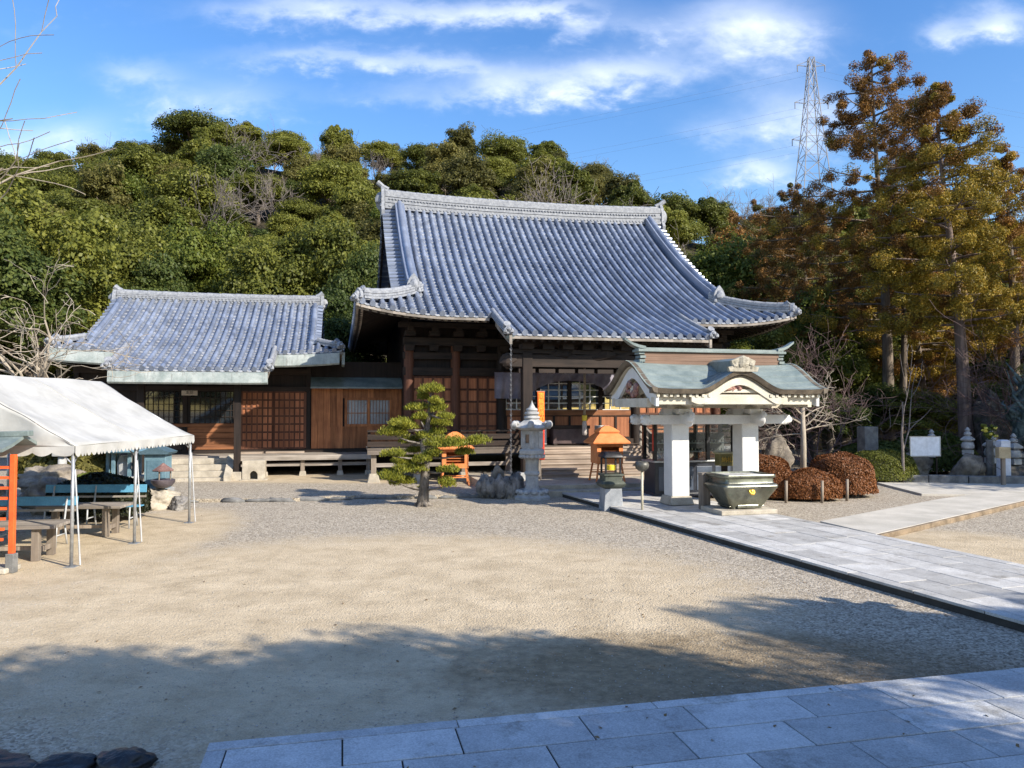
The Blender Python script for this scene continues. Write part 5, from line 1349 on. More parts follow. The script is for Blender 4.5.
m = MB(); m.box((0, 0, .35), (1.9, 1.3, .7)); m.box((0, 0, .8), (2.1, 1.5, .16)); m.box((0, -.68, .36), (.5, .05, .4)); m.build('pedestal', STONE_D, bz, bevel=.03)
m = MB(); rnd = random.Random(9)
def bfn(a, b):
    th = a * 2 * PI; la = (b - .5) * PI; d = Vector((math.cos(la) * math.cos(th), math.cos(la) * math.sin(th), math.sin(la)))
    k = .85 + .55 * mnoise.turbulence(d * 2.2 + Vector((3, 1, 7)), 5, True)
    return (d.x * .62 * k, d.y * .45 * k, 2.05 + d.z * 1.25 * k)
m.grid(bfn, 80, 56)
for i in range(46):
    a = rnd.uniform(0, 6.3); z = rnd.uniform(.95, 3.3); p = Vector((.5 * math.cos(a), .36 * math.sin(a), z)); pts = [p]; d = Vector((math.cos(a) * .6, math.sin(a) * .6, rnd.uniform(.3, 1.4))); tw = rnd.choice((-1, 1)) * rnd.uniform(.3, .9); L = rnd.uniform(.10, .19)
    for k in range(7):
        d.rotate(Matrix.Rotation(tw * .6, 3, Vector((rnd.gauss(0, .4), rnd.gauss(0, .4), 1)).normalized())); d.normalize(); p = p + d * L; pts.append(p)
    r_ = rnd.uniform(.05, .11); m.tube(pts, [r_ * q for q in (1, 1.05, .95, .8, .65, .5, .3, .08)], 8)
m.build('statue_figure', BRONZE_G, bz, smooth=True)
wl = thing('low_stone_wall', 'low dark stone kerb wall in front of the stupas and boulders', 'wall', (0, 0, 0))
m = MB()
pts = [(12.0, 24.0), (14.2, 23.5), (16.2, 23.3), (19, 23.9), (24, 25)]
for (x0, y0), (x1, y1) in zip(pts[:-1], pts[1:]):
    L = math.hypot(x1 - x0, y1 - y0); k = max(1, int(L / .9))
    for i in range(k):
        t = (i + .5) / k; m.box((x0 + (x1 - x0) * t, y0 + (y1 - y0) * t, .13), (L / k - .015, .3, .30 + .02 * (i % 2)), rz=math.atan2(y1 - y0, x1 - x0))
m.build('wall_stones', STONE_D, wl, bevel=.02)
gp = thing('stone_marker', 'upright grey stone marker behind the green clipped bush', 'stone marker', (12.4, 26.2, 0), R(15))
m = MB(); m.b2(-.28, .28, -.2, .2, .1, 1.75); m.build('marker_shaft', STONE_D, gp, bevel=.02); m = MB(); m.box((0, 0, .08), (.8, .65, .25)); m.build('plinth', STONE, gp, bevel=.02)
rock((9.1, 25.5, .2), (.5, .4, .85), 46, ROCK, 'upright rusty brown boulder behind the pale bare tree', .2)
rock((7.6, 25.9, .2), (.75, .5, .6), 47, ROCK_G, 'dark boulder behind the russet bushes beside the pavilion pillar', .3)
for i, (px, py) in enumerate(((786, 503), (822, 503), (847, 501), (862, 497))):
    p = gnd(px, py)
    o = thing('wooden_stake', ['pale wooden stake left of the low front russet bush', 'pale wooden stake in the middle of the low front russet bush', 'pale wooden stake at the right tip of the low front russet bush', 'pale wooden stake before the big round russet bush'][i], 'stake', p, 0, 'wooden stakes round the russet bushes')
    m = MB(); m.tube([(0, 0, -.05), (.01, 0, .56)], .04, 8); m.build('stake_shaft', W_POST, o, smooth=True)
# off-frame stone post lantern whose shadow falls on the gravel
sh_ = dup(sl, (6.75, 7.05, 0), R(20), 'tall stone lantern beside the path, just outside the frame to the right')
# ================================================================== vegetation
RN = np.random.default_rng(7)
def unit(v): return v / np.maximum(np.linalg.norm(v, axis=1, keepdims=True), 1e-9)
def leaf_mesh(name, P, N, size, aspect=1.6, mats=None, jit=.6, droop=0.0, midx=None, rng=None):
    rng = rng or RN; n = len(P)
    N = unit(N + rng.normal(0, jit, (n, 3)))
    ref = rng.normal(0, 1, (n, 3)); ref[:, 2] -= droop * 2
    A = unit(ref - N * np.sum(ref * N, 1, keepdims=True)); B = np.cross(N, A)
    s = size if np.ndim(size) else np.full(n, size); L = (s * aspect / 2)[:, None]; Wd = (s / 2)[:, None]
    bend = N * (s * .18)[:, None]
    V = np.empty((n, 4, 3)); V[:, 0] = P - A * L - bend; V[:, 1] = P + B * Wd; V[:, 2] = P + A * L - bend; V[:, 3] = P - B * Wd
    me = bpy.data.meshes.new(name)
    me.vertices.add(n * 4); me.vertices.foreach_set('co', V.reshape(-1).astype(np.float32))
    me.loops.add(n * 4); me.loops.foreach_set('vertex_index', np.arange(n * 4, dtype=np.int32))
    me.polygons.add(n); me.polygons.foreach_set('loop_start', np.arange(0, n * 4, 4, dtype=np.int32))
    for m in mats: me.materials.append(m)
    if midx is not None: me.polygons.foreach_set('material_index', midx.astype(np.int32))
    me.update(calc_edges=True); return me
def mesh_obj(name, me, parent): o = bpy.data.objects.new(name, me); COL.objects.link(o); o.parent = parent; return o
def sphere_pts(n, rng): v = unit(rng.normal(0, 1, (n, 3))); return v
def crown_pts(rng, Rx, Rz, zc, nl, per, lobe=(.30, .46), low=-.55):
    """leaf positions on many rough lobes spread over an uneven dome"""
    ps, ns = [], []
    for i in range(nl):
        d = unit(rng.normal(0, 1, (1, 3)))[0]
        if d[2] < low: d[2] = abs(d[2]) * .6
        k = rng.uniform(.50, .88) if i > nl * .15 else rng.uniform(.1, .5)
        c = np.array([d[0] * Rx * k, d[1] * Rx * k, zc + d[2] * Rz * k]); r = Rx * rng.uniform(*lobe) * rng.uniform(.7, 1.1)
        n = int(per * rng.uniform(.7, 1.3)); v = sphere_pts(n, rng); v[:, 2] = np.where(v[:, 2] < -.3, -v[:, 2] * .6, v[:, 2]); v = unit(v)
        rad = r * (1 - rng.random(n) ** 2 * .55)[:, None] * (1 + .22 * np.sin(v * 5 + i)[:, :1])
        q = c + v * rad * np.array([1, 1, .78]); ps.append(q); ns.append(v + np.array([0, 0, .45]))
    return np.vstack(ps), np.vstack(ns)
def limbs(mb, base, h, r, rng, n=7, spread=1.0, up=.6):
    mb.tube([(0, 0, -.6), (rng.uniform(-.1, .1), rng.uniform(-.1, .1), h * .3), (rng.uniform(-.25, .25), rng.uniform(-.25, .25), h * .65), (rng.uniform(-.3, .3), rng.uniform(-.3, .3), h)], [r * 1.25, r, r * .7, r * .3], 8)
    for k in range(n):
        a = 2 * PI * k / n + rng.uniform(-.4, .4); z = h * rng.uniform(.35, .75); L = spread * rng.uniform(.6, 1)
        p = Vector((0, 0, z)); e = Vector((math.cos(a) * L, math.sin(a) * L, z + L * up * rng.uniform(.5, 1.2)))
        mb.tube([p, p.lerp(e, .5) + Vector((0, 0, .12 * L)), e], [r * .5, r * .3, r * .1], 6)
def broad_tree(name, label, cat, seed, Rx, Rz, zc, nl, per, leaf, mat_, group, bark=None, aspect=1.5, lobe=(.30, .46)):
    rng = np.random.default_rng(seed); o = thing(name, label, cat, (0, 0, 0), 0, group)
    P, N = crown_pts(rng, Rx, Rz, zc, nl, per, lobe)
    me = leaf_mesh('crown', P, N, leaf * rng.uniform(.7, 1.3, len(P)), aspect, [mat_], .55, rng=rng); mesh_obj('crown', me, o)
    m = MB(); limbs(m, None, zc + Rz * .35, Rx * .075, random.Random(seed), 7, Rx * .75); m.build('trunk', bark or BARK, o, smooth=True)
    return o
def grow(mb, p, d, r, L, depth, rnd, up=.05, split=3, wob=.22, minr=.004, sides=5):
    n = 5; pts = [Vector(p)]; rs = [r]; d = Vector(d).normalized()
    for i in range(n):
        d = (d + Vector((rnd.gauss(0, wob), rnd.gauss(0, wob), rnd.gauss(0, wob) + up))).normalized()
        pts.append(pts[-1] + d * (L / n)); rs.append(max(minr, r * (1 - .62 * (i + 1) / n)))
    mb.tube(pts, rs, sides, cap=False)
    if depth <= 0: return
    for k in range(split):
        i = rnd.randint(2, n); b = pts[i]; e = (pts[i] - pts[i - 1]).normalized()
        dd = (e + Vector((rnd.gauss(0, .6), rnd.gauss(0, .6), rnd.gauss(0, .5)))).normalized()
        grow(mb, b, dd, max(minr, rs[i] * .75), L * rnd.uniform(.5, .8), depth - 1, rnd, up, split, wob, minr, max(3, sides - 1))
HG = 'trees on the wooded hill'
protos = []
def P_(*a, **k): o = broad_tree(*a, **k); protos.append(o); return o
hill_kinds = {}
for key, lab, seed, Rx, Rz, zc, mat_ in (
    ('g1', 'round billowy green evergreen tree in the hillside wood', 101, 3.1, 2.7, 3.6, L_GREEN), ('g2', 'tall full green evergreen tree in the hillside wood', 102, 2.7, 3.3, 4.2, L_GREEN),
    ('g3', 'broad spreading green evergreen tree in the hillside wood', 103, 3.7, 2.4, 3.4, L_GREEN), ('o1', 'round olive-toned tree in the hillside wood', 104, 2.9, 2.6, 3.5, L_OLIVE),
    ('o2', 'loose high-crowned olive tree in the hillside wood', 105, 2.6, 2.9, 3.9, L_OLIVE), ('d1', 'dense dark green tree in the hillside wood', 106, 2.9, 3.0, 3.8, L_DARK),
    ('r1', 'rusty brown autumn tree on the hill slope by the conifers', 107, 2.7, 2.9, 3.7, L_BROWN), ('y1', 'bright yellow-green tree standing out in the hillside wood', 108, 2.8, 2.6, 3.5, L_BRIGHT)):
    hill_kinds[key] = [broad_tree('hill_tree', lab, 'tree', seed, Rx, Rz, zc, 48, 400, .135, mat_, HG), 0]
def bare_small(seed, label):
    o = thing('bare_tree', label, 'tree', (0, 0, 0), 0, HG); rnd = random.Random(seed); m = MB()
    m.tube([(0, 0, -.5), (.1, 0, 2.5)], [.16, .10], 6)
    for k in range(9): grow(m, (.1, 0, 1.2 + .2 * k), (rnd.gauss(0, .55), rnd.gauss(0, .55), 1), .055, 3.2, 3, rnd, .06, 3, .16, .016, 4)
    m.build('branches', BARK_G, o); return o
hill_kinds['b1'] = [bare_small(5, 'leafless grey tree in the hillside wood'), 0]
rnd = random.Random(77); spots = []
def put(key, loc, s, rz):
    k = hill_kinds[key]; o = k[0]
    if k[1] == 0: o.location = loc; o.rotation_euler = (0, 0, rz); o.scale = (s, s, s * rnd.uniform(.9, 1.15))
    else: o = dup(k[0], loc, rz); o.scale = (s, s, s * rnd.uniform(.9, 1.15))
    k[1] += 1; return o
def topix(x, y, z):
    dy = y * CP + (z - EYE) * SP; dz = -y * SP + (z - EYE) * CP
    return 512 + F * x / dy, 384 - F * dz / dy
y = 47.0; row = 0
while y < 104:
    step = 4.5 + (y - 47) * .022; x = -.70 * y - 5 + (row % 2) * step * .5
    while x < .80 * y + 10:
        xx, yy = x + rnd.uniform(-1.3, 1.3), y + rnd.uniform(-1.2, 1.2); z = hill_z(xx, yy)
        s = rnd.uniform(.62, 1.22) * (.85 if yy > 90 else 1); px, py = topix(xx, yy, z + 6.3 * s)
        hid = (405 < px < 628 and py > 232) or (130 < px < 300 and py > 325) or (px > 860 and py > 300)
        if not hid:
            w = rnd.random()
            if px > 725 + rnd.uniform(-25, 40) and w < .4: key = 'r1'
            elif w < .05 and yy > 60: key = 'b1'
            elif w < .10: key = 'y1'
            elif w < .28: key = rnd.choice(['o1', 'o2'])
            elif w < .36 and px < 300 or w < .42 and px > 450: key = 'd1' if px < 300 else rnd.choice(['o1', 'o2'])
            else: key = rnd.choice(['g1', 'g2', 'g3'])
            spots.append((key, (xx, yy, z - .3), s, rnd.uniform(0, 6.28)))
        x += step
    y += step * .86; row += 1
spots.append(('g3', (at(192, 150, 99).x, 99, hill_z(at(192, 150, 99).x, 99) - .6), 1.45, 1.0))
for px_ in (100, 275, 345, 455, 500, 585, 725, 742, 765, 790, 815): X_ = at(px_, 150, 104).x; spots.append(('b1', (X_, 104, hill_z(X_, 104) + .2), .85 if px_ < 700 else 1.05, px_))
for sp in spots: put(*sp)
NHILL = len(spots)
for i in range(17):     # the wood on the other side of the court, seen only as a reflection in the hall windows
    x = -44 + 5.6 * i + rnd.uniform(-1.5, 1.5); c = put(rnd.choice(['g1', 'g2', 'g3', 'd1']), (x, -38 - rnd.uniform(0, 8), 0), 1.0, rnd.uniform(0, 6)); c['label'] = 'evergreen tree across the court behind the viewer'; c['group'] = 'trees across the court'

# nearer trees with finer leaves
NG = 'broadleaf trees round the halls'
near = {}
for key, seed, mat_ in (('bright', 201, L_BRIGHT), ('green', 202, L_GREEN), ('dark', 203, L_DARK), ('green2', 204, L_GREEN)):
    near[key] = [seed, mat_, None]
def near_tree(key, px, ytop, Y, Rx, label, group=None, zbase=None, zs=1.0):
    seed, mat_, o = near[key]; top_ = at(px, ytop, Y); zb = hill_z(top_.x, Y) if zbase is None else zbase; zb = max(zb, 0)
    H = top_.z - zb
    if o is None:
        o = broad_tree('broadleaf_tree', label, 'tree', seed, 3.0, 3.2, 4.6, 70, 520, .095, mat_, group, lobe=(.22, .38)); near[key][2] = o; c = o
    else:
        c = dup(o, (0, 0, 0), 0, label)
        if group is None and 'group' in c.keys(): del c['group']
    c.location = (top_.x, Y, zb); c.rotation_euler = (0, 0, px * .37); c.scale = (Rx / 3.0, Rx / 3.0, H / 7.7)
    if group: c['group'] = group
    return c
near_tree('green', 45, 186, 38, 4.6, 'largest dense green tree, left of the side hall roof')
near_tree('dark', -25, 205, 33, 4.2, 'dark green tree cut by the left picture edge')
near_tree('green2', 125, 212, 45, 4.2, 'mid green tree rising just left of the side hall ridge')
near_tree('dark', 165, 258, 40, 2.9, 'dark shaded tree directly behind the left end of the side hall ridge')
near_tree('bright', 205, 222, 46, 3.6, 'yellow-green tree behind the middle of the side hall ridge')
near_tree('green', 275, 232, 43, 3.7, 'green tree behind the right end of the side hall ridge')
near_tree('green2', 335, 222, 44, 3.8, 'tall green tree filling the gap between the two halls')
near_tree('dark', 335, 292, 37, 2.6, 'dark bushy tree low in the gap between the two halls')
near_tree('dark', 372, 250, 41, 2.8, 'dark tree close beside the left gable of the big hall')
near_tree('bright', 668, 262, 44, 2.6, 'small yellow-green tree touching the right slope of the big hall roof')
near_tree('bright', 728, 240, 45, 3.5, 'bright yellow-green round tree right of the big hall roof')
near_tree('bright', 812, 292, 36, 2.5, 'bright green tree behind the right tip of the pavilion roof')
near_tree('green', 768, 318, 33, 2.0, 'green bushy tree between hall eave and pavilion ridge')
near_tree('bright', 735, 345, 29, 1.5, 'small bright shrub-like tree peeping over the pavilion ridge horn')
near_tree('green', 845, 330, 39, 3.0, 'green tree in shade left of the pale cedar trunk')
near_tree('green2', 905, 320, 43, 4.2, 'green tree in shade between the two cedar trunks')
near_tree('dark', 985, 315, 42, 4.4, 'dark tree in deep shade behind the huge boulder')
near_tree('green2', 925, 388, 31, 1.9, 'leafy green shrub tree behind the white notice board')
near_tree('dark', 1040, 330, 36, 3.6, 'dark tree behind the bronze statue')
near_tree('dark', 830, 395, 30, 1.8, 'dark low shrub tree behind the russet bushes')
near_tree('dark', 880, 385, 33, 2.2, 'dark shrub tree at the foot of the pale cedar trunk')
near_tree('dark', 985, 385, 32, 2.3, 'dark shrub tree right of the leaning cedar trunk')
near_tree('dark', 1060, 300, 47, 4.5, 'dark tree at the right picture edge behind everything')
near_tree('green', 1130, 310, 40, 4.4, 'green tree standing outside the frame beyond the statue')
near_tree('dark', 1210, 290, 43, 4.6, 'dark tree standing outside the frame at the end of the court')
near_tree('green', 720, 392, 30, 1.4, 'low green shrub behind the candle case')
# shade trees beside and behind the viewer: their shadow lies on the foreground
for i, (x, y_, r_, h, key) in enumerate(((2.9, -.5, 2.2, 7.7, 'green'), (5.6, -.2, 2.4, 7.5, 'dark'), (8.2, .0, 2.4, 7.5, 'green2'), (13.6, 1.0, 2.4, 8.0, 'dark'), (15.6, .2, 2.4, 8.0, 'green'), (7.0, -3.6, 2.6, 8.4, 'bright'), (11.5, -3.2, 2.6, 8.4, 'green'), (22.4, 19.6, 3.4, 9.5, 'green2'), (25.5, 24.5, 3.4, 10.5, 'dark'))):
    c = dup(near[key][2], (x, y_, 0), i * 1.3, 'shade tree outside the frame whose shadow falls on the temple court'); c.scale = (r_ / 3.0, r_ / 3.0, h / 7.7); c['group'] = 'shade trees outside the frame'

# conifers
def conifer(name, label, base, top, seed, rad, z0, mats, nb, tuft, bark, r0, prof=None, lean=None, drop=.22):
    rng = np.random.default_rng(seed); rnd = random.Random(seed); o = thing(name, label, 'tree', base, 0)
    H = top[2] - base[2]; dx, dy = top[0] - base[0], top[1] - base[1]
    def ax(t): return Vector((dx * t + .12 * math.sin(t * 5), dy * t, H * t))
    m = MB(); m.tube([ax(i / 16) - Vector((0, 0, .4 if i == 0 else 0)) for i in range(17)], [r0 * (1.25 if i == 0 else 1.0 - .93 * i / 16) for i in range(17)], 12); m.build('trunk', bark, o, smooth=True)
    br = MB(); P, N, S, MI = [], [], [], []
    prof = prof or (lambda t: (1 - t) ** .8)
    for k in range(nb):
        t = z0 + (1 - z0) * ((k + rnd.random()) / nb) ** 1.0
        if rnd.random() < drop: continue
        L = rad * prof((t - z0) / (1 - z0)) * rnd.uniform(.6, 1.15) + .35; a = k * 2.4 + rnd.uniform(-.5, .5)
        p0 = ax(t); out = Vector((math.cos(a), math.sin(a), 0)); pts = []
        for i in range(6):
            s = i / 5; pts.append(p0 + out * L * s + Vector((0, 0, L * (.12 * s - .28 * s * s + .22 * s ** 3))) + Vector((0, 0, rnd.uniform(-.03, .03))))
        br.tube(pts, [r0 * .16 * (1 - .8 * i / 5) + .008 for i in range(6)], 5, cap=False)
        nt = max(3, int(L * 2.6))
        for j in range(nt):
            s = .25 + .78 * (j + rnd.random()) / nt; i = min(int(s * 5), 4); c = pts[i].lerp(pts[i + 1], min(s * 5 - i, 1.2))
            sw = .34 * L * (1 - abs(s - .6)); side = Vector((-out.y, out.x, 0)) * rnd.uniform(-sw, sw); c = c + side + Vector((0, 0, rnd.uniform(-.35, .25)))
            if side.length > .25: br.tube([pts[i], c], [.018, .006], 3, cap=False)
            n = int(tuft * 5.0 * rnd.uniform(.6, 1.3)); r = rnd.uniform(.22, .46) * (1 if L > 1 else .7)
            v = sphere_pts(n, rng); q = np.array(c) + v * (r * rng.random(n) ** .45)[:, None] * np.array([1, 1, .85])
            P.append(q); N.append(v + np.array([0, 0, .5])); S.append(rng.uniform(.026, .050, n)); MI.append(np.full(n, 0 if rnd.random() < mats[2](t, a) else 1))
    br.build('branches', bark, o)
    P = np.vstack(P); me = leaf_mesh('crown', P, np.vstack(N), np.concatenate(S), 2.4, [mats[0], mats[1]], .7, .3, np.concatenate(MI), rng); mesh_obj('crown', me, o)
    return o
c1b = gnd(886, 455, .3); 
def base_at(px, Y, z=.3): v = at(px, 408, Y); return (v.x, Y, z)
conifer('cedar_tree', 'tallest russet conifer with open ragged crown against the sky', base_at(888, 33), tuple(at(874, 57, 33)), 301, 4.6, .30, (L_BROWN, L_GOLD, lambda t, a: .9 if t > .62 else .5), 84, 78, BARK, .28, lambda t: .95 - .1 * t if t < .55 else (1 - t) ** .6 * 1.25)
conifer('cedar_tree', 'golden-green conifer with a straight leaning reddish trunk before the others', base_at(966, 28.5), tuple(at(938, 92, 28.5)), 302, 2.8, .36, (L_BROWN, L_GOLD, lambda t, a: .8 if t > .84 else .06), 92, 84, BARK_R, .28, lambda t: (.9 + .2 * t) if t < .45 else (1 - t) ** .62 * 1.45)
conifer('cedar_tree', 'slim grey-trunked conifer standing just right of the pale cedar trunk', base_at(899, 35), tuple(at(905, 150, 35)), 303, 3.0, .42, (L_BROWN, L_GOLD, lambda t, a: .5), 60, 66, BARK, .2)
conifer('cedar_tree', 'russet conifer at the right edge with a narrow pointed top', base_at(1012, 34), tuple(at(1010, 148, 34)), 304, 2.1, .34, (L_BROWN, L_GOLD, lambda t, a: .7 if t > .6 else .35), 66, 76, BARK, .28)
conifer('cedar_tree', 'dark rusty conifer left of the tallest one, its top below the pylon', base_at(815, 41), tuple(at(800, 190, 41)), 305, 4.6, .2, (L_BROWN, L_OLIVE, lambda t, a: .75), 84, 72, BARK, .3, lambda t: (1 - t) ** .5)
conifer('cedar_tree', 'golden-brown conifer low between the tallest one and the golden-green one', base_at(925, 38), tuple(at(905, 235, 38)), 306, 3.6, .25, (L_BROWN, L_GOLD, lambda t, a: .35), 76, 70, BARK, .28, lambda t: (1 - t) ** .5)
conifer('cedar_tree', 'small rusty conifer behind the right tip of the hall roof', base_at(765, 47, 1.5), tuple(at(762, 205, 47)), 307, 3.6, .2, (L_BROWN, L_OLIVE, lambda t, a: .7), 70, 62, BARK, .25, lambda t: (1 - t) ** .5)

# little clipped pine
B = gnd(423, 506); PY = B.y
pine = thing('garden_pine', 'small cloud-clipped pine tree with flat needle pads on the gravel', 'pine tree', tuple(B))
def pl(px, py, dy=0): v = at(px, py, PY + dy); return Vector((v.x - B.x, v.y - B.y, v.z))
m = MB(); tr_ = [pl(422, 509), pl(424, 490, .03), pl(425, 472, .05), pl(426, 458, .02), pl(423, 444, -.03), pl(427, 430, .02), pl(429, 414, .04), pl(430, 402), pl(431, 393)]
m.tube(tr_, [.17, .12, .105, .095, .08, .066, .05, .036, .018], 12)
for k in range(6): a = k * 1.05; m.tube([(.03, 0, .16), (.16 * math.cos(a), .16 * math.sin(a), .03), (.26 * math.cos(a), .26 * math.sin(a), -.03)], [.07, .05, .02], 6)
m.build('trunk', noisy('grey_flaking_bark', (.06, .05, .042), (.24, .21, .18), 9, .9, .9, 22, stretch=(1, 1, .4)), pine, smooth=True)
PADS = [(431, 391, 14), (436.5, 403, 9), (416, 408, 11), (436, 410, 9), (435.6, 424, 14), (408, 427, 16), (395, 434.5, 14), (435, 433, 11), (446, 445, 18), (475, 443, 13), (463, 454, 11), (392, 454.7, 11), (408, 461.7, 11), (409, 471, 16), (389, 478, 13), (403, 484, 12), (449, 484, 11), (447, 470, 10), (423, 491, 6), (424, 460, 10), (420, 418, 9), (424, 437, 10), (411, 443, 10), (436, 455, 10), (427, 398, 8), (445, 417, 8), (400, 463, 9), (414, 452, 9)]
rng = np.random.default_rng(12); P, N = [], []; bm_ = MB()
for i, (px_, py_, hw) in enumerate(PADS):
    dy = rng.uniform(-.45, .45) if i > 1 else 0; c = pl(px_, py_, dy); r = hw / 750 * PY * 1.2; n = int(1700 * (hw / 12) ** 1.6)
    for k in range(5):
        cc_ = np.array(c) + np.array([rng.uniform(-.5, .5) * r, rng.uniform(-.5, .5) * r, rng.uniform(-.04, .05)])
        q = sphere_pts(n // 5, rng); q[:, 2] = np.where(q[:, 2] < -.2, -q[:, 2] * .4, q[:, 2])
        P.append(cc_ + q * (rng.random(n // 5) ** .4)[:, None] * np.array([r * .62, r * .62, r * .34 + .03])); N.append(np.stack([rng.normal(0, 1, n // 5), rng.normal(0, 1, n // 5), rng.normal(0, .25, n // 5)], 1))
    j = min(range(len(tr_)), key=lambda k: abs(tr_[k].z - (c.z - .12))); mid = tr_[j].lerp(c, .5) + Vector((0, 0, -.05))
    bm_.tube([tr_[j], mid, c - Vector((0, 0, .04))], [.032, .024, .010], 6)
bm_.build('branches', noisy('silver_branch', (.10, .085, .07), (.27, .24, .21), 9, .9, .5, 22), pine, smooth=True)
P = np.vstack(P); N = np.vstack(N)
n = len(P); up = np.stack([rng.normal(0, .75, n), rng.normal(0, .75, n), np.ones(n)], 1); up = unit(up); nr = unit(np.cross(up, rng.normal(0, 1, (n, 3)))); bb = np.cross(nr, up)
V = np.empty((n, 4, 3)); L_ = rng.uniform(.05, .085, n)[:, None]; w_ = .0085
V[:, 0] = P - bb * w_; V[:, 1] = P + bb * w_; V[:, 2] = P + up * L_ + bb * w_ * .5; V[:, 3] = P + up * L_ - bb * w_ * .5
me = bpy.data.meshes.new('needle_pads'); me.vertices.add(n * 4); me.vertices.foreach_set('co', V.reshape(-1).astype(np.float32)); me.loops.add(n * 4); me.loops.foreach_set('vertex_index', np.arange(n * 4, dtype=np.int32)); me.polygons.add(n); me.polygons.foreach_set('loop_start', np.arange(0, n * 4, 4, dtype=np.int32)); me.materials.append(L_PINE); me.update(calc_edges=True)
mesh_obj('crown', me, pine)

# clipped bushes
def bush(label, loc, r, seed, mat_, leaf=.034, n=20000, core=None, group=None, name='clipped_bush', top=.0):
    o = thing(name, label, 'bush', loc, 0, group); rng = np.random.default_rng(seed)
    v = sphere_pts(n, rng); v[:, 2] = np.abs(v[:, 2]) ** (.85); v = unit(v)
    lump = 1 + .05 * np.sin(v[:, 0] * 5 + seed) * np.cos(v[:, 1] * 6) + .03 * np.sin(v[:, 2] * 9 + seed * 2)
    sp = (np.abs(v) ** 2.5).sum(1) ** (-1 / 2.5)
    q = v * (lump * sp * (1 - .10 * rng.random(n) ** 1.5))[:, None] * np.array(r); q[:, 2] = q[:, 2] * .9 + .1 * r[2]
    me = leaf_mesh('foliage', q, v, leaf * rng.uniform(.6, 1.3, n), 1.7, [mat_], .5, rng=rng); mesh_obj('foliage', me, o)
    m = MB(); m.blob((0, 0, .08 * r[2]), (r[0] * .86, r[1] * .86, r[2] * .86), seed, .05, 20, 12, cut=.12 * r[2]); m.build('inner_twigs', BARK_M if mat_ is L_RED else BARK, o, smooth=True)
    m = MB(); rnd = random.Random(seed)
    for k in range(14): a = rnd.uniform(0, 6.3); m.tube([(r[0] * .3 * math.cos(a), r[1] * .3 * math.sin(a), -.03), (r[0] * .75 * math.cos(a), r[1] * .75 * math.sin(a), r[2] * .35)], [.02, .01], 4)
    m.build('stem', BARK, o); return o
RG = 'russet clipped azalea bushes'
def bpx(px, py, z=0): g_ = gnd(px, py, z); return (g_.x * 1.02, g_.y + 1.0, z)
bush('big round russet clipped bush right of the others', bpx(851, 500), (.84, .8, 1.18), 1, L_RED, group=RG, n=34000)
bush('long low russet bush in front, behind the wooden stakes', bpx(820, 505), (.82, .5, .80), 2, L_RED, group=RG)
bush('low sprawling russet bush just right of the incense burner', bpx(784, 503), (.62, .55, .80), 3, L_RED, group=RG)
bush('long russet hedge-like bush behind the pavilion pillar', (7.05, 22.6, 0), (1.35, .6, 1.05), 4, L_RED, group=RG, n=32000)
bush('russet bush half hidden behind the right white pillar', (6.05, 22.4, 0), (.9, .7, 1.15), 5, L_RED, group=RG)
bush('small russet bush between the long hedge-like bush and the front bushes', (7.5, 20.9, 0), (.6, .4, .62), 6, L_RED, group=RG)
bush('low dome-shaped green clipped bush before the stone marker', (12.0, 24.4, 0), (1.05, .8, 1.05), 7, L_GREEN, n=18000)
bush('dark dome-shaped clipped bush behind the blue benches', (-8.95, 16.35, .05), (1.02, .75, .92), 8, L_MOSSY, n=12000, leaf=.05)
bush('small ochre and green shrub behind the rockery stones', (-11.3, 19.2, .3), (1.3, .8, 1.35), 9, L_OLIVE, n=8000, leaf=.09, name='garden_shrub')
bush('small fresh green fern-like plant between the rockery stones', (-10.15, 17.9, .1), (.42, .35, .75), 10, L_BRIGHT, n=1500, leaf=.10, name='garden_shrub')
bush('dark green undergrowth bush behind the notice board, under the leaning cedar', (15.3, 27.6, 0), (1.7, .8, 1.5), 15, L_DARK, n=8000, leaf=.09, name='garden_shrub')
bush('dark green undergrowth bush beside the low stone wall', (13.2, 27.2, 0), (1.6, .9, 1.2), 14, L_DARK, n=8000, leaf=.10, name='garden_shrub')

# bare trees
def bare(name, label, loc, limbs_, seed, bark, depth=3, minr=.005, trunk=None, split=3, up=.05, wob=.2):
    o = thing(name, label, 'tree', loc); rnd = random.Random(seed); L0 = Vector(loc)
    if trunk: m = MB(); m.tube([Vector(p) for p in trunk[0]], trunk[1], 10); m.build('trunk', bark, o, smooth=True)
    m = MB()
    for p, e, r in limbs_:
        p, e = Vector(p), Vector(e); grow(m, p, e - p, r, (e - p).length, depth, rnd, up, split, wob, minr, 6)
    m.build('branches', bark, o); return o
def rel(px, py, Y, o): return at(px, py, Y) - Vector(o)
TL_ = (-8.8, 10.2, 0)
bare('bare_tree', 'bare pale-twigged tree reaching into the sky at the left picture edge', TL_,
     [((0, 0, 4.6), rel(-12, 172, 9.7, TL_), .045), ((0, 0, 4.2), rel(-20, 205, 9.8, TL_), .035), ((0, 0, 5.2), rel(-25, 90, 10, TL_), .04), ((0, 0, 4.8), rel(-10, 135, 9.9, TL_), .035), ((0, 0, 4.0), (1.2, -1.2, 6.5), .06), ((0, 0, 4), (-1.5, 0, 7), .07), ((0, 0, 3.8), (-.5, 1.5, 6.6), .06)], 21, BARK_P, 2, .0055, ([(0, 0, -.1), (.05, 0, 2), (0, 0, 3.6), (-.1, .1, 5.4)], [.2, .16, .13, .06]), 3, .02, .11)
TM_ = (-13.2, 20.6, 0)
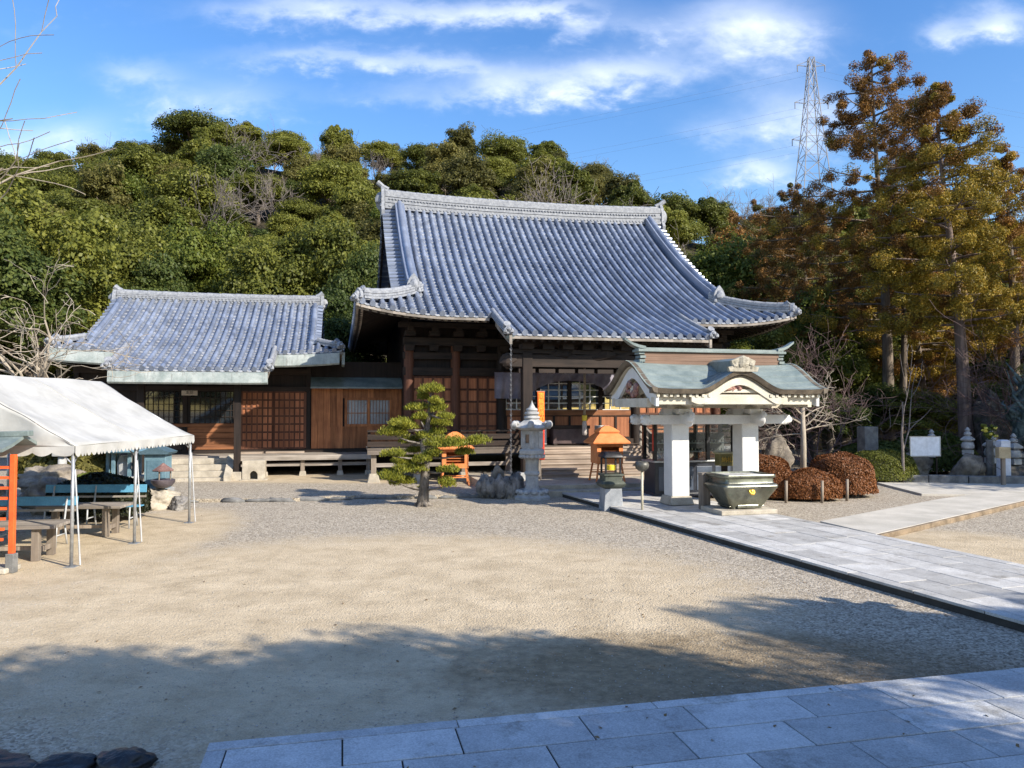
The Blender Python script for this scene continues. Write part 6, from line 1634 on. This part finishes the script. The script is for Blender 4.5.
bare('bare_tree', 'bare grey garden tree spreading behind the tent roof, before the side hall', TM_,
     [((0, 0, 2.4), rel(66, 326, 20.2, TM_), .06), ((0, 0, 2.2), rel(70, 368, 20, TM_), .045), ((0, 0, 2.6), rel(26, 335, 20.4, TM_), .045), ((0, 0, 2.6), rel(8, 330, 20.6, TM_), .045), ((0, 0, 2.3), rel(40, 350, 19.6, TM_), .045), ((0, 0, 2.4), (-1.4, .2, 4.6), .06), ((0, 0, 2.2), rel(80, 358, 20.6, TM_), .04)], 22, BARK_P, 3, .008, ([(0, 0, -.1), (.1, 0, 1.3), (0, 0, 2.6)], [.15, .12, .09]), 3, .01, .17)
TB_ = tuple(gnd(797, 478)); TB_ = (8.85, 22.9, 0)
bare('bare_tree', 'pale bare tree with level pollarded branches among the russet bushes', TB_,
     [((0, 0, 1.9), (-1.0, .1, 2.3), .03), ((0, 0, 1.8), (.9, -.1, 2.2), .03), ((0, 0, 2.1), (.8, .4, 2.6), .028), ((0, 0, 2.2), (-.8, -.3, 2.7), .028), ((0, 0, 1.6), (-.9, .3, 1.9), .025), ((0, 0, 2.3), (.3, .2, 2.9), .025), ((0, 0, 1.7), (1.0, .3, 1.9), .025), ((0, 0, 2.0), (-.5, .6, 2.4), .025)], 23, BARK_P, 3, .006, ([(0, 0, -.1), (.03, 0, 1.2), (.02, 0, 2.4)], [.10, .085, .06]), 3, .0, .12)
TC_ = (10.9, 27.0, 0)
bare('bare_tree', 'mauve leafless shrub tree in shade between bushes and stone marker', TC_, [((0, 0, .2), (rnd.uniform(-2.6, 2.6), rnd.uniform(-.8, .8), rnd.uniform(1.2, 2.6)), .028) for _ in range(11)], 24, BARK_M, 3, .007, None, 4, .02, .2)
TD_ = (19.0, 27.5, 0)
bare('bare_tree', 'mauve leafless shrub tree in shade at the right picture edge', TD_, [((0, 0, .4), (rnd.uniform(-3, 1), rnd.uniform(-.8, .8), rnd.uniform(2.0, 4.4)), .03) for _ in range(9)], 25, BARK_M, 3, .007, None, 4, .0, .2)
TE_ = (12.35, 23.7, 0)
bare('bare_tree', 'twisted slim grey tree leaning before the green dome bush', TE_, [((0, 0, 0), (-.3, 0, 2.6), .055)], 31, BARK_G, 2, .008, ([(0, 0, -.1), (-.02, 0, .15)], [.07, .05]), 3, .12, .10)

# pylon beyond the hill
TX, TY = at(811, 60, 170).x, 170; tz0 = hill_z(TX, TY) - 1; tz1 = at(811, 58, 170).z
pyl = thing('pylon', 'tall steel lattice power pylon rising beyond the hill', 'pylon', (TX, TY, tz0)); Ht = tz1 - tz0
def hw(z): t = z / Ht; return 6.2 * (1 - t) ** 1.15 + .55
m = MB(); LV = [Ht * (1 - (1 - i / 15) ** 1.15) for i in range(16)]
for i in range(15):
    a, b = LV[i], LV[i + 1]; ha, hb = hw(a), hw(b); ca_ = [(-ha, -ha), (ha, -ha), (ha, ha), (-ha, ha)]; cb_ = [(-hb, -hb), (hb, -hb), (hb, hb), (-hb, hb)]
    for k in range(4):
        k2 = (k + 1) % 4; m.bar((*ca_[k], a), (*cb_[k], b), .16, .16); m.bar((*ca_[k], a), (*cb_[k2], b), .085, .085); m.bar((*ca_[k2], a), (*cb_[k], b), .085, .085); m.bar((*cb_[k], b), (*cb_[k2], b), .085, .085)
m.build('lattice_mast', STEEL_D, pyl)
for z in (.97, .84, .71):
    for sg in (-1, 1):
        m = MB(); zz = Ht * z; h_ = hw(zz); m.bar((sg * h_, 0, zz), (sg * (h_ + 2.6), 0, zz + .3), .14, .14); m.bar((sg * h_, 0, zz + 1.3), (sg * (h_ + 2.6), 0, zz + .3), .1, .1); m.tube([(sg * (h_ + 2.5), 0, zz + .2), (sg * (h_ + 2.5), 0, zz - 1.2)], .1, 6); c_ = m.build('cross_arm', STEEL_D, pyl)
        m = MB(); p0 = Vector((sg * (h_ + 2.5), 0, zz - 1.2)); p1 = p0 + Vector((260, 60, -4))
        m.tube([p0.lerp(p1, i / 20) - Vector((0, 0, 6 * 4 * (i / 20) * (1 - i / 20))) for i in range(21)], .012, 4)
        p1 = p0 + Vector((-260, 90, -4)); m.tube([p0.lerp(p1, i / 20) - Vector((0, 0, 6 * 4 * (i / 20) * (1 - i / 20))) for i in range(21)], .012, 4); m.build('cable', STEEL_D, c_)

# loose pebbles and bits of leaf litter near the viewer
rng = np.random.default_rng(33); n = 7000
Yp = 4.4 + 7.5 * rng.random(n) ** 1.5; Xp = (rng.random(n) * 2 - 1) * (.72 * Yp + .3)
ok = ~((Yp < 5.25 + (Xp + 2.04) * .2264) & (Xp > -2.3))
Lp = (Xp - P0.x) * math.sin(-PA) * -1
pv = -(Xp - P0.x) * math.sin(PA) + (Yp - P0.y) * math.cos(PA); ok &= pv < -.05
Xp, Yp = Xp[ok], Yp[ok]; n = len(Xp); r = rng.uniform(.004, .012, n)
oct_ = np.array([[1, 0, 0], [0, 1, 0], [-1, 0, 0], [0, -1, 0], [0, 0, .8], [0, 0, -.5]]); ofs = oct_[None] * r[:, None, None] * rng.uniform(.6, 1.3, (n, 6, 1)); V = ofs + np.stack([Xp, Yp, r * .3], 1)[:, None]
fc = np.array([[0, 1, 4], [1, 2, 4], [2, 3, 4], [3, 0, 4]]); Fc = (np.arange(n)[:, None, None] * 6 + fc[None]).reshape(-1, 3)
me = bpy.data.meshes.new('pebbles'); me.from_pydata(V.reshape(-1, 3).tolist(), [], Fc.tolist()); me.materials.append(noisy('loose_pebble', (.20, .18, .15), (.48, .44, .38), 30, .9, .2, 80)); me.update()
o = bpy.data.objects.new('pebbles', me); COL.objects.link(o); o['kind'] = 'stuff'; o['label'] = 'loose pebbles lying on the sandy gravel court'
n = 260; Yp = 5 + 16 * rng.random(n) ** 1.2; Xp = (rng.random(n) * 2 - 1) * .6 * Yp; Xp = np.where(rng.random(n) < .5, np.abs(Xp) * .6 + .5, Xp)
ok = ~((Yp < 5.3 + (Xp + 2.04) * .2264) & (Xp > -2.3)); pv = -(Xp - P0.x) * math.sin(PA) + (Yp - P0.y) * math.cos(PA); ok &= pv < -.05
P = np.stack([Xp, Yp, np.full(n, .012)], 1)[ok & (Yp < 18)]
tl = np.array([[TO[0] + u * math.cos(TA) - v * math.sin(TA), TO[1] + u * math.sin(TA) + v * math.cos(TA), .158] for u, v in zip(rng.uniform(.2, 9, 46), rng.uniform(-1.6, -.02, 46))]); P = np.vstack([P, tl])
me = leaf_mesh('fallen_leaves', P, np.tile([0, 0, 1.0], (len(P), 1)), rng.uniform(.015, .03, len(P)), 1.6, [leafmat('dry_leaf', [(.10, .065, .035), (.2, .13, .06), (.3, .2, .1)], .1, trans=0)], .25, rng=rng)
o = mesh_obj('fallen_leaves', me, None); o['kind'] = 'stuff'; o['label'] = 'small dry fallen leaves scattered on the gravel'
print('hill trees', NHILL)
